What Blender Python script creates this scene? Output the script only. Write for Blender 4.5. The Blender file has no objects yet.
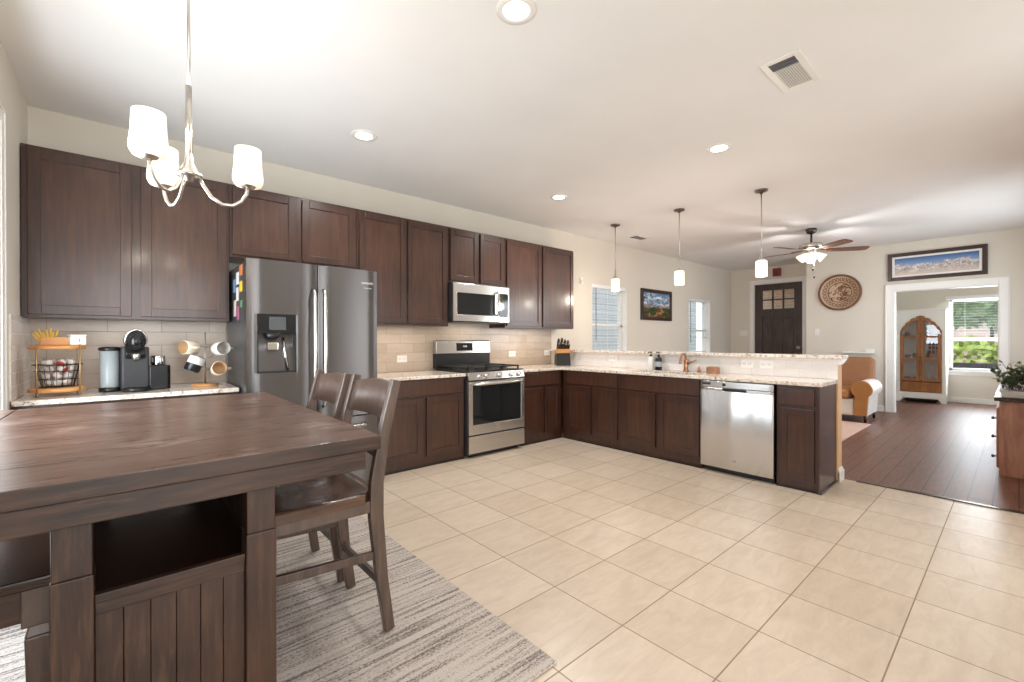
import bpy, bmesh, math, random
from mathutils import Vector, Matrix
random.seed(7)
PI = math.pi
SC = bpy.context.scene
COL = SC.collection

# ------------------------------------------------------------------ camera
YAW, PIT, ROL = math.radians(48.919), math.radians(-0.1545), math.radians(-0.0995)
F0 = Vector((math.cos(YAW), math.sin(YAW), 0)); R0 = Vector((math.sin(YAW), -math.cos(YAW), 0)); U0 = Vector((0, 0, 1))
F1 = F0 * math.cos(PIT) + U0 * math.sin(PIT); U1 = U0 * math.cos(PIT) - F0 * math.sin(PIT)
R2 = R0 * math.cos(ROL) + U1 * math.sin(ROL); U2 = U1 * math.cos(ROL) - R0 * math.sin(ROL)
cam = bpy.data.cameras.new('camera'); camo = bpy.data.objects.new('camera', cam); COL.objects.link(camo)
cam.sensor_width = 36; cam.lens = 442.13 / 1024 * 36; cam.clip_start = 0.02; cam.clip_end = 200
m = Matrix((R2, U2, -F1)).transposed().to_4x4(); m.translation = Vector((0, 0, 1.2))
camo.matrix_world = m
SC.camera = camo

# ------------------------------------------------------------------ world, daylight, exposure
SC.view_settings.view_transform = 'Standard'; SC.view_settings.look = 'None'
SC.view_settings.gamma = 1; SC.view_settings.use_curve_mapping = False
SC.view_settings.exposure = 0.16
SC.cycles.max_bounces = 14; SC.cycles.diffuse_bounces = 10; SC.cycles.glossy_bounces = 5
SC.cycles.transmission_bounces = 8; SC.cycles.transparent_max_bounces = 12
SC.cycles.sample_clamp_indirect = 6.0; SC.cycles.caustics_reflective = False; SC.cycles.caustics_refractive = False
W = bpy.data.worlds.new('sky'); SC.world = W; W.use_nodes = True
W.node_tree.nodes['Background'].inputs[0].default_value = (0.86, 0.93, 1.0, 1)
W.node_tree.nodes['Background'].inputs[1].default_value = 2.2

def light(name, kind, loc, power, color=(1, 1, 1), rot=(0, 0, 0), size=None, size_y=None, spot=None, radius=None, parent=None):
    d = bpy.data.lights.new(name, kind); d.energy = power; d.color = color
    if kind == 'AREA':
        d.shape = 'RECTANGLE' if size_y else 'DISK'; d.size = size
        if size_y: d.size_y = size_y
    if radius is not None: d.shadow_soft_size = radius
    if kind == 'SPOT' and spot: d.spot_size = spot; d.spot_blend = 0.6
    o = bpy.data.objects.new(name, d); o.location = loc; o.rotation_euler = rot; COL.objects.link(o)
    if parent: o.parent = parent; o.location = Vector(loc) - parent.location
    return o
WARM = (1.0, 0.88, 0.72); SOFT = (1.0, 0.98, 0.955); DAY = (0.86, 0.935, 1.0)
# daylight at the patio door and study window, fills at added unseen windows
light('patio_daylight', 'AREA', (-0.75, 2.6, 1.1), 80, (0.84, 0.92, 1.0), (0, -PI / 2, 0), 1.3, 1.6)
light('nook_fill', 'AREA', (0.3, -1.22, 1.35), 48, (0.97, 0.985, 1.0), (PI / 2, 0, 0), 1.5, 1.9)  # fill light from behind the camera, at an added window
light('study_daylight', 'AREA', (12.1, 0.0, 1.3), 100, DAY, (0, PI / 2, 0), 1.3, 1.5)
light('living_fill', 'AREA', (7.6, -0.75, 1.4), 72, DAY, (PI / 2, 0, 0), 2.2, 1.6)  # fill light for the living room, at an added unseen window
light('front_fill', 'AREA', (3.45, -1.22, 1.35), 30, (0.97, 0.985, 1.0), (PI / 2, 0, 0), 0.7, 1.9)  # second fill added behind the camera, with its own made-up window

# ------------------------------------------------------------------ helpers
def lin(c):
    return tuple(((v / 255) / 12.92 if v <= 10 else (((v / 255) + 0.055) / 1.055) ** 2.4) for v in c) + (1,)

class MB:
    """collects shapes into one mesh"""
    def __init__(s, xf=None): s.bm = bmesh.new(); s.xf = xf or Matrix.Identity(4); s.mi = 0
    def _v(s, p): return s.bm.verts.new(s.xf @ Vector(p))
    def face(s, vs, smooth=False):
        try:
            f = s.bm.faces.new(vs); f.material_index = s.mi; f.smooth = smooth; return f
        except ValueError: return None
    def quad(s, *ps): s.face([s._v(p) for p in ps]); return s
    def box(s, x0, x1, y0, y1, z0, z1):
        v = [s._v((x, y, z)) for z in (z0, z1) for y in (y0, y1) for x in (x0, x1)]
        for a in ((0, 2, 3, 1), (4, 5, 7, 6), (0, 1, 5, 4), (2, 6, 7, 3), (0, 4, 6, 2), (1, 3, 7, 5)): s.face([v[i] for i in a])
        return s
    def hexa(s, bot, top):
        v = [s._v(p) for p in bot] + [s._v(p) for p in top]
        s.face([v[3], v[2], v[1], v[0]]); s.face(v[4:8])
        for i in range(4): j = (i + 1) % 4; s.face([v[i], v[j], v[j + 4], v[i + 4]])
        return s
    def prism(s, poly, axis, a, b, smooth=False):
        def pt(u, v, w): return ((w, u, v), (u, w, v), (u, v, w))[axis]
        A = [s._v(pt(u, v, a)) for u, v in poly]; B = [s._v(pt(u, v, b)) for u, v in poly]
        s.face(A[::-1]); s.face(B); n = len(poly)
        for i in range(n): s.face([A[i], A[(i + 1) % n], B[(i + 1) % n], B[i]], smooth)
        return s
    def cyl(s, p0, p1, r0, r1=None, seg=20, caps=True):
        return s.tube([p0, p1], [r0, r0 if r1 is None else r1], seg, caps)
    def tube(s, pts, r, seg=10, caps=True):
        pts = [Vector(p) for p in pts]; n = len(pts)
        rs = r if isinstance(r, (list, tuple)) else [r] * n
        prev = None; rings = []
        for i, p in enumerate(pts):
            t = (pts[min(i + 1, n - 1)] - pts[max(i - 1, 0)]).normalized()
            if prev is None:
                a = Vector((0, 0, 1)) if abs(t.z) < 0.9 else Vector((1, 0, 0)); u = t.cross(a).normalized()
            else:
                u = (prev - t * prev.dot(t)).normalized()
            prev = u; w = t.cross(u)
            rings.append([s._v(p + (u * math.cos(2 * PI * k / seg) + w * math.sin(2 * PI * k / seg)) * rs[i]) for k in range(seg)])
        for A, B in zip(rings, rings[1:]):
            for k in range(seg): s.face([A[k], A[(k + 1) % seg], B[(k + 1) % seg], B[k]], True)
        if caps: s.face(rings[0][::-1]); s.face(rings[-1])
        return s
    def lathe(s, prof, c=(0, 0, 0), seg=28, mat=None, close=False):
        c = Vector(c); mat = mat or Matrix.Identity(3); rings = []
        for r, z in prof:
            if r < 1e-5: rings.append([s._v(c + mat @ Vector((0, 0, z)))])
            else: rings.append([s._v(c + mat @ Vector((r * math.cos(2 * PI * k / seg), r * math.sin(2 * PI * k / seg), z))) for k in range(seg)])
        for A, B in zip(rings, rings[1:]):
            for k in range(seg):
                a = A if len(A) == 1 else [A[k], A[(k + 1) % seg]]
                b = B if len(B) == 1 else [B[(k + 1) % seg], B[k]]
                if len(a) + len(b) > 2: s.face(a + b, True)
        return s
    def ball(s, c, r, seg=14, rings=9, sc=(1, 1, 1), mat=None):
        c = Vector(c); prof = []
        M = (mat or Matrix.Identity(3)) @ Matrix.Diagonal(Vector(sc))
        for i in range(rings + 1):
            a = -PI / 2 + PI * i / rings; prof.append((max(0, r * math.cos(a)), r * math.sin(a)))
        prof[0] = (0, -r); prof[-1] = (0, r)
        return s.lathe(prof, c, seg, M)
    def sweep(s, pts, w, d, side=Vector((0, 1, 0))):
        """rectangular bar along pts; w across `side`, d in the plane"""
        pts = [Vector(p) for p in pts]; n = len(pts); rings = []
        ws = w if isinstance(w, (list, tuple)) else [w] * n; ds = d if isinstance(d, (list, tuple)) else [d] * n
        for i, p in enumerate(pts):
            t = (pts[min(i + 1, n - 1)] - pts[max(i - 1, 0)]).normalized(); nn = t.cross(side).normalized()
            a = side * ws[i] / 2; b = nn * ds[i] / 2
            rings.append([s._v(p + q) for q in (-a - b, a - b, a + b, -a + b)])
        for A, B in zip(rings, rings[1:]):
            for k in range(4): s.face([A[k], A[(k + 1) % 4], B[(k + 1) % 4], B[k]])
        s.face(rings[0][::-1]); s.face(rings[-1]); return s
    def build(s, name, mats, parent=None, bevel=0.0, world=False, seg=2):
        bmesh.ops.recalc_face_normals(s.bm, faces=s.bm.faces)
        off = Vector((0, 0, 0))
        if parent is not None and world:
            off = parent.location if parent.parent is None else parent.location + parent.parent.location
            bmesh.ops.translate(s.bm, verts=s.bm.verts, vec=-off)
        me = bpy.data.meshes.new(name); s.bm.to_mesh(me); s.bm.free()
        for mm in (mats if isinstance(mats, (list, tuple)) else [mats]): me.materials.append(mm)
        o = bpy.data.objects.new(name, me); COL.objects.link(o)
        if parent is not None: o.parent = parent
        if bevel:
            b = o.modifiers.new('bevel', 'BEVEL'); b.width = bevel; b.segments = seg; b.limit_method = 'ANGLE'; b.angle_limit = math.radians(40)
        return o

def tag(o, label, cat, group=None, kind=None):
    o['label'] = label; o['category'] = cat
    if group: o['group'] = group
    if kind: o['kind'] = kind
    return o
def thing(name, label, cat, loc=(0, 0, 0), rz=0, group=None):
    o = bpy.data.objects.new(name, None); COL.objects.link(o); o.empty_display_size = 0.05
    o.location = loc; o.rotation_euler = (0, 0, rz); return tag(o, label, cat, group)
def struct(o): o['kind'] = 'structure'; return o
def copy_tree(o, parent=None):
    c = o.copy(); COL.objects.link(c)
    if parent is not None: c.parent = parent
    for ch in list(o.children): copy_tree(ch, c)
    return c
def text_mesh(name, s, size, mat, loc, rot, parent=None, depth=0.0008):
    cu = bpy.data.curves.new('t', 'FONT'); cu.body = s; cu.size = size; cu.extrude = depth; cu.align_x = 'CENTER'; cu.align_y = 'CENTER'
    to = bpy.data.objects.new('t', cu); COL.objects.link(to)
    me = bpy.data.meshes.new_from_object(to.evaluated_get(bpy.context.evaluated_depsgraph_get()))
    bpy.data.objects.remove(to); bpy.data.curves.remove(cu)
    me.materials.clear(); me.materials.append(mat)
    o = bpy.data.objects.new(name, me); COL.objects.link(o); o.location = loc; o.rotation_euler = rot
    if parent is not None: o.parent = parent
    return o

# ------------------------------------------------------------------ materials
class NT:
    def __init__(s, name):
        s.m = bpy.data.materials.new(name); s.m.use_nodes = True; s.t = s.m.node_tree
        s.b = s.t.nodes['Principled BSDF']
    def n(s, typ, **kw):
        o = s.t.nodes.new(typ)
        for k, v in kw.items():
            if k.startswith('i_'):
                key = k[2:]; o.inputs[int(key) if key.isdigit() else key.replace('_', ' ')].default_value = v
            else: setattr(o, k, v)
        return o
    def l(s, a, b): s.t.links.new(a, b)
    def coords(s, scale=(1, 1, 1), rot=(0, 0, 0), loc=(0, 0, 0), kind='Object'):
        tc = s.n('ShaderNodeTexCoord'); mp = s.n('ShaderNodeMapping')
        mp.inputs['Scale'].default_value = scale; mp.inputs['Rotation'].default_value = rot; mp.inputs['Location'].default_value = loc
        s.l(tc.outputs[kind], mp.inputs['Vector']); return mp.outputs[0]
    def noise(s, vec, scale, detail=4, rough=0.55, dist=0.0):
        o = s.n('ShaderNodeTexNoise'); o.inputs['Scale'].default_value = scale; o.inputs['Detail'].default_value = detail
        o.inputs['Roughness'].default_value = rough; o.inputs['Distortion'].default_value = dist
        s.l(vec, o.inputs['Vector']); return o
    def ramp(s, fac, stops, interp='LINEAR'):
        o = s.n('ShaderNodeValToRGB'); o.color_ramp.interpolation = interp
        e = o.color_ramp.elements
        while len(e) < len(stops): e.new(0.5)
        for el, (p, c) in zip(e, stops): el.position = p; el.color = c
        s.l(fac, o.inputs[0]); return o
    def mix(s, fac, a, b, mode='MIX'):
        o = s.n('ShaderNodeMix', data_type='RGBA', blend_type=mode)
        for sock, v in ((o.inputs[0], fac), (o.inputs[6], a), (o.inputs[7], b)):
            if hasattr(v, 'default_value'): s.l(v, sock)
            else: sock.default_value = v
        return o.outputs[2]
    def bump(s, h, strength=0.2, dist=0.005):
        o = s.n('ShaderNodeBump'); o.inputs['Strength'].default_value = strength; o.inputs['Distance'].default_value = dist
        s.l(h, o.inputs['Height']); s.l(o.outputs[0], s.b.inputs['Normal']); return o
    def set(s, color=None, rough=None, metal=None, **kw):
        if color is not None:
            if hasattr(color, 'default_value'): s.l(color, s.b.inputs['Base Color'])
            else: s.b.inputs['Base Color'].default_value = color
        if rough is not None:
            if hasattr(rough, 'default_value'): s.l(rough, s.b.inputs['Roughness'])
            else: s.b.inputs['Roughness'].default_value = rough
        if metal is not None: s.b.inputs['Metallic'].default_value = metal
        for k, v in kw.items(): s.b.inputs[k.replace('_', ' ')].default_value = v
        return s.m
def plain(name, c, rough=0.5, metal=0.0, var=0.06, **kw):
    t = NT(name); n = t.noise(t.coords(), 9, 3)
    base = lin(c); dk = tuple(v * (1 - var) for v in base[:3]) + (1,)
    return t.set(t.ramp(n.outputs[0], [(0.3, dk), (0.7, base)]).outputs[0], rough, metal, **kw)
def wood(name, c1, c2, c3, axis=2, rough=0.38, scale=1.0, stretch=14, bump=0.06, coat=0.0, crough=0.15):
    t = NT(name); sc = [stretch, stretch, stretch]; sc[axis] = 1.0
    v = t.coords(tuple(a * scale for a in sc)); n = t.noise(v, 3.0, 7, 0.62, 0.5)
    big = t.noise(t.coords((1.6, 1.6, 1.6)), 2.2, 3)
    c = t.ramp(n.outputs[0], [(0.28, lin(c1)), (0.52, lin(c2)), (0.78, lin(c3))]).outputs[0]
    c = t.mix(t.ramp(big.outputs[0], [(0.35, (0, 0, 0, 1)), (0.75, (0.45, 0.45, 0.45, 1))]).outputs[0], c, lin(c3))
    t.bump(n.outputs[0], bump, 0.003)
    return t.set(c, rough, 0, Coat_Weight=coat, Coat_Roughness=crough)
def emit(name, c, strength, base=(255, 250, 240)):
    t = NT(name)
    return t.set(lin(base), 0.5, 0, Emission_Color=lin(c), Emission_Strength=strength)
def steel(name, c, rough=0.28, axis=2, aniso=1.0):
    t = NT(name); sc = [60, 60, 60]; sc[axis] = 1.2
    n = t.noise(t.coords(tuple(sc)), 4, 3)
    r = t.n('ShaderNodeMapRange'); r.inputs[3].default_value = rough - 0.02; r.inputs[4].default_value = rough + 0.03
    t.l(n.outputs[0], r.inputs[0])
    tg = t.n('ShaderNodeTangent'); tg.direction_type = 'RADIAL'; tg.axis = 'Z'; t.l(tg.outputs[0], t.b.inputs['Tangent'])
    return t.set(lin(c), r.outputs[0], 1.0, Anisotropic=0.8, Anisotropic_Rotation=0.25)
def glass(name, c=(252, 252, 252), alpha_rough=0.02):
    t = NT(name); g = t.n('ShaderNodeBsdfGlossy'); g.inputs['Roughness'].default_value = alpha_rough
    tr = t.n('ShaderNodeBsdfTransparent'); tr.inputs[0].default_value = lin(c)
    lw = t.n('ShaderNodeLayerWeight'); lw.inputs[0].default_value = 0.5
    pw_ = t.n('ShaderNodeMath', operation='POWER'); pw_.inputs[1].default_value = 5; t.l(lw.outputs['Facing'], pw_.inputs[0])
    fr = t.n('ShaderNodeMath', operation='MULTIPLY_ADD'); fr.inputs[1].default_value = 0.9; fr.inputs[2].default_value = 0.04; t.l(pw_.outputs[0], fr.inputs[0])
    mx = t.n('ShaderNodeMixShader'); t.l(fr.outputs[0], mx.inputs[0]); t.l(tr.outputs[0], mx.inputs[1]); t.l(g.outputs[0], mx.inputs[2])
    t.l(mx.outputs[0], t.t.nodes['Material Output'].inputs[0]); return t.m

def m_wall(name, c, bump=0.12):
    t = NT(name); v = t.coords(); n = t.noise(v, 55, 4); n2 = t.noise(v, 1.3, 2)
    base = lin(c); dk = tuple(x * 0.955 for x in base[:3]) + (1,)
    t.bump(n.outputs[0], bump, 0.004)
    return t.set(t.ramp(n2.outputs[0], [(0.3, dk), (0.7, base)]).outputs[0], 0.85)
def m_tile(name, tx, ty, ox, oy, c1, c2, grout, gw, rough=0.3, axes=(0, 1), offset=0.0, vein=(2.0, 7.0)):
    """rectangular tile grid in object space over two axes"""
    t = NT(name); tc = t.n('ShaderNodeTexCoord'); sep = t.n('ShaderNodeSeparateXYZ'); t.l(tc.outputs['Object'], sep.inputs[0])
    comb = t.n('ShaderNodeCombineXYZ'); t.l(sep.outputs[axes[0]], comb.inputs[0]); t.l(sep.outputs[axes[1]], comb.inputs[1])
    mp = t.n('ShaderNodeMapping'); mp.inputs['Location'].default_value = (-ox, -oy, 0); t.l(comb.outputs[0], mp.inputs[0])
    br = t.n('ShaderNodeTexBrick'); br.offset = offset; br.squash = 1.0
    br.inputs['Scale'].default_value = 1; br.inputs['Brick Width'].default_value = tx; br.inputs['Row Height'].default_value = ty
    br.inputs['Mortar Size'].default_value = gw; br.inputs['Mortar Smooth'].default_value = 0.25; br.inputs['Bias'].default_value = 0
    br.inputs['Color1'].default_value = (0, 0, 0, 1); br.inputs['Color2'].default_value = (1, 1, 1, 1); br.inputs['Mortar'].default_value = (0.5, 0.5, 0.5, 1)
    t.l(mp.outputs[0], br.inputs['Vector'])
    sv = t.n('ShaderNodeMapping'); sv.inputs['Scale'].default_value = (vein[0], vein[1], 1); t.l(comb.outputs[0], sv.inputs[0])
    n = t.noise(sv.outputs[0], 2.4, 6, 0.65, 0.8); n2 = t.noise(comb.outputs[0], 26, 4, 0.6)
    c = t.ramp(n.outputs[0], [(0.28, lin(c1)), (0.62, lin(c2))]).outputs[0]
    c = t.mix(t.ramp(n2.outputs[0], [(0.3, (0.22, 0.22, 0.22, 1)), (0.6, (0, 0, 0, 1))]).outputs[0], c, lin(c1))
    tint = t.mix(0.07, c, br.outputs['Color'])
    c = t.mix(br.outputs['Fac'], tint, lin(grout))
    inv = t.n('ShaderNodeMath', operation='SUBTRACT'); inv.inputs[0].default_value = 1; t.l(br.outputs['Fac'], inv.inputs[1])
    t.bump(inv.outputs[0], 0.35, 0.002)
    r = t.n('ShaderNodeMapRange'); r.inputs[3].default_value = rough; r.inputs[4].default_value = 0.8; t.l(br.outputs['Fac'], r.inputs[0])
    return t.set(c, r.outputs[0])
def m_granite(name):
    t = NT(name); v = t.coords(); n = t.noise(v, 42, 5, 0.7); n2 = t.noise(v, 9, 3); vo = t.n('ShaderNodeTexVoronoi'); vo.inputs['Scale'].default_value = 75; t.l(v, vo.inputs['Vector'])
    c = t.ramp(n.outputs[0], [(0.32, lin((84, 66, 58))), (0.39, lin((186, 162, 142))), (0.47, lin((224, 212, 198))), (0.62, lin((240, 234, 226)))]).outputs[0]
    c = t.mix(t.ramp(n2.outputs[0], [(0.42, (0, 0, 0, 1)), (0.7, (0.35, 0.35, 0.35, 1))]).outputs[0], c, lin((212, 186, 162)))
    c = t.mix(t.ramp(vo.outputs['Distance'], [(0.13, (0.75, 0.75, 0.75, 1)), (0.2, (0, 0, 0, 1))]).outputs[0], c, lin((60, 50, 48)))
    return t.set(c, 0.12)
def m_planks(name, along, width, length, cols, seam, rough, ox=0.0, oy=0.0, seam_w=0.0025, grain=0.5, bump=0.25, coat=0.0, scratch=False):
    """boards running along axis 0 (x) or 1 (y)"""
    t = NT(name); tc = t.n('ShaderNodeTexCoord'); sep = t.n('ShaderNodeSeparateXYZ'); t.l(tc.outputs['Object'], sep.inputs[0])
    comb = t.n('ShaderNodeCombineXYZ'); t.l(sep.outputs[along], comb.inputs[0]); t.l(sep.outputs[1 - along], comb.inputs[1]); t.l(sep.outputs[2], comb.inputs[2])
    mp = t.n('ShaderNodeMapping'); mp.inputs['Location'].default_value = (-ox, -oy, 0); t.l(comb.outputs[0], mp.inputs[0])
    br = t.n('ShaderNodeTexBrick'); br.offset = 0.37; br.inputs['Scale'].default_value = 1
    br.inputs['Brick Width'].default_value = length; br.inputs['Row Height'].default_value = width
    br.inputs['Mortar Size'].default_value = seam_w; br.inputs['Mortar Smooth'].default_value = 0.3
    br.inputs['Color1'].default_value = (0, 0, 0, 1); br.inputs['Color2'].default_value = (1, 1, 1, 1)
    t.l(mp.outputs[0], br.inputs['Vector'])
    sv = t.n('ShaderNodeMapping'); sv.inputs['Scale'].default_value = (1.3, 16, 16); t.l(comb.outputs[0], sv.inputs[0])
    add = t.n('ShaderNodeVectorMath', operation='ADD'); t.l(sv.outputs[0], add.inputs[0]); t.l(br.outputs['Color'], add.inputs[1])
    n = t.noise(add.outputs[0], 3.2, 8, 0.66, 0.9)
    c = t.ramp(n.outputs[0], [(0.30, lin(cols[0])), (0.50, lin(cols[1])), (0.72, lin(cols[2]))]).outputs[0]
    if scratch:
        s2 = t.n('ShaderNodeMapping'); s2.inputs['Scale'].default_value = (7, 60, 60); t.l(comb.outputs[0], s2.inputs[0])
        k = t.noise(s2.outputs[0], 2.0, 5, 0.7, 0.6); wear_sheen = t.noise(comb.outputs[0], 5.0, 4, 0.6)
        kk = t.n('ShaderNodeMath', operation='MULTIPLY'); t.l(k.outputs[0], kk.inputs[0]); t.l(wear_sheen.outputs[0], kk.inputs[1])
        c = t.mix(t.ramp(kk.outputs[0], [(0.30, (0, 0, 0, 1)), (0.42, (0.75, 0.75, 0.75, 1))]).outputs[0], c, lin((172, 146, 132)))  # pale scratches that also carry the sheen of the top
    c = t.mix(br.outputs['Fac'], c, lin(seam))
    inv = t.n('ShaderNodeMath', operation='SUBTRACT'); t.l(n.outputs[0], inv.inputs[0]); t.l(br.outputs['Fac'], inv.inputs[1])
    t.bump(inv.outputs[0], bump, 0.003)
    r = t.n('ShaderNodeMapRange'); r.inputs[3].default_value = rough - 0.07; r.inputs[4].default_value = rough + 0.12; t.l(n.outputs[0], r.inputs[0])
    return t.set(c, r.outputs[0], 0, Coat_Weight=coat, Coat_Roughness=0.22)
def m_rug(name):
    t = NT(name); v = t.coords((1.1, 30.0, 1)); n = t.noise(v, 1.6, 4, 0.62, 0.3); f = t.noise(t.coords((1, 1.9, 1)), 85, 4, 0.7)
    fine = t.noise(t.coords(), 240, 2)
    a = t.n('ShaderNodeMath', operation='MULTIPLY_ADD'); t.l(f.outputs[0], a.inputs[0]); a.inputs[1].default_value = 0.9; t.l(n.outputs[0], a.inputs[2])
    c = t.ramp(a.outputs[0], [(0.78, lin((66, 55, 50))), (0.90, lin((170, 155, 145))), (1.02 - 0.02, lin((208, 198, 189)))]).outputs[0]
    c = t.mix(0.22, c, t.ramp(fine.outputs[0], [(0.3, lin((90, 80, 74))), (0.7, lin((238, 231, 224)))]).outputs[0])
    t.bump(f.outputs[0], 0.6, 0.006)
    return t.set(c, 0.95)

M = {}
M['wall'] = m_wall('wall_paint', (223, 217, 206)); M['ceil'] = m_wall('ceiling_paint', (240, 239, 239), 0.2)
M['trimw'] = plain('white_trim_paint', (240, 239, 236), 0.4, var=0.02)
M['tile'] = m_tile('floor_tile', 0.391, 0.389, 1.565 - 0.391 * 20, 0.315 - 0.389 * 20, (196, 176, 154), (212, 194, 173), (146, 124, 102), 0.003, 0.33)
M['hard'] = m_planks('hardwood', 0, 0.127, 1.6, [(66, 39, 28), (104, 66, 48), (136, 93, 70)], (40, 23, 16), 0.40, seam_w=0.0045, bump=0.12)
M['splashY'] = m_tile('backsplash_tile_back', 0.305, 0.1, 0.05, 0.864, (186, 168, 150), (198, 181, 163), (160, 142, 124), 0.002, 0.22, (0, 2), 0.5)
M['splashX'] = m_tile('backsplash_tile_side', 0.2, 0.075, 0.98, 0.864, (226, 220, 214), (238, 232, 226), (210, 200, 192), 0.002, 0.22, (1, 2), 0.5)  # paler than the back tiles: their white reflection is put into the colour
M['granite'] = m_granite('speckled_granite')
M['cab'] = wood('espresso_cabinet', (38, 20, 13), (64, 37, 25), (88, 54, 38), 2, 0.32, 1.0, 12, 0.03, 0.35)
M['cabd'] = wood('espresso_cabinet_frame', (34, 18, 12), (57, 32, 22), (76, 45, 32), 2, 0.32, 1.0, 12, 0.03, 0.35)
M['dark_base'] = plain('shadow_and_tray_black', (20, 17, 16), 0.5)  # black of the painted shadow strips and of the floor tray
M['table'] = m_planks('rustic_table_top', 0, 0.17, 100.0, [(56, 35, 25), (92, 64, 50), (136, 104, 88)], (40, 22, 16), 0.27, ox=-50.3, oy=-40 * 0.17 + 0.02, seam_w=0.0007, bump=0.45, coat=0.35, scratch=True)  # paler than the edge wood: the top's sheen is put into this colour
M['tablew'] = wood('rustic_table_wood', (24, 13, 8), (50, 31, 21), (86, 60, 43), 2, 0.46, 2.0, 11, 0.25)
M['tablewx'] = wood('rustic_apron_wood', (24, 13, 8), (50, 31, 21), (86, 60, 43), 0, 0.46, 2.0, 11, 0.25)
M['chair'] = wood('dark_chair_wood', (34, 22, 16), (72, 53, 42), (112, 88, 74), 2, 0.42, 1.2, 9, 0.1, 0.9, 0.38)
M['seat'] = wood('dark_seat_wood', (34, 22, 16), (74, 52, 41), (112, 84, 68), 0, 0.26, 1.2, 9, 0.12, 0.5)
M['slab'] = wood('dark_shelf_wood', (20, 11, 7), (38, 22, 14), (60, 36, 24), 0, 0.25, 1, 9, 0.1)
M['rug'] = m_rug('striped_grey_rug')
M['steel'] = steel('stainless_steel', (208, 206, 203), 0.24, 0); M['steelv'] = steel('stainless_vertical', (212, 209, 206), 0.22, 2)
M['dsteel'] = steel('grey_stainless', (112, 110, 110), 0.33, 2)
M['chrome'] = plain('polished_metal', (225, 224, 222), 0.12, 1.0, 0.02); M['nickel'] = plain('brushed_nickel', (205, 200, 193), 0.28, 1.0, 0.03)
M['bronze'] = plain('dark_bronze', (96, 72, 58), 0.3, 1.0); M['copper'] = plain('copper_metal', (190, 140, 108), 0.28, 1.0)
M['black'] = plain('black_plastic', (22, 22, 23), 0.32); M['iron'] = plain('cast_iron', (30, 29, 29), 0.55); M['bglass'] = plain('black_glass', (28, 30, 32), 0.06)
M['dgrey'] = plain('dark_grey_plastic', (52, 52, 54), 0.4); M['fside'] = plain('fridge_side', (74, 75, 76), 0.35, 0.4)
M['white'] = plain('white_plastic', (238, 236, 232), 0.35, var=0.02); M['offw'] = plain('cream_ceramic', (232, 220, 200), 0.25, var=0.03)
M['glass'] = glass('clear_glass'); M['tank'] = plain('water_tank_plastic', (176, 184, 186), 0.15, var=0.05, Alpha=0.8)
M['shade'] = emit('lit_frosted_shade', (255, 216, 170), 0.6); M['pend'] = emit('lit_pendant_shade', (255, 224, 184), 1.3); M['can'] = emit('lit_can_lens', (255, 244, 228), 9.0)
M['led'] = emit('white_display_digits', (235, 240, 245), 1.0, (40, 40, 42))
M['bamboo'] = wood('honey_bamboo', (170, 108, 52), (200, 138, 76), (222, 166, 104), 0, 0.45, 1, 10, 0.05)
M['pine'] = wood('hutch_wood', (112, 66, 32), (150, 94, 50), (182, 124, 74), 2, 0.4, 1, 8, 0.05)
M['yellow'] = plain('yellow_paper', (232, 186, 58), 0.6); M['red'] = plain('red_plastic', (132, 38, 40), 0.4); M['fabricw'] = plain('white_foil', (228, 222, 216), 0.5)
M['leather'] = plain('tan_leather', (172, 118, 64), 0.42, var=0.18); M['fabric'] = plain('tan_fabric', (150, 106, 74), 0.85, var=0.14); M['leatherw'] = plain('white_leather', (226, 222, 216), 0.4)
M['door'] = wood('dark_door_wood', (30, 21, 20), (58, 43, 38), (92, 72, 63), 2, 0.42, 1, 12, 0.05)
M['console'] = wood('red_brown_console', (112, 70, 54), (152, 104, 84), (180, 134, 112), 2, 0.4, 1, 7, 0.05)
M['frame'] = wood('dark_picture_frame', (36, 20, 15), (54, 32, 25), (74, 46, 36), 1, 0.35, 1, 8, 0.04)
M['leaf'] = plain('grey_green_leaf', (84, 108, 74), 0.6, var=0.45); M['berry'] = plain('pale_berry', (222, 212, 176), 0.5); M['stem'] = plain('brown_stem', (70, 52, 36), 0.7)
M['post'] = plain('peach_wall_end_paint', (226, 184, 144), 0.7)
M['blind'] = plain('white_blind_slat', (240, 241, 243), 0.5, var=0.01)

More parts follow.
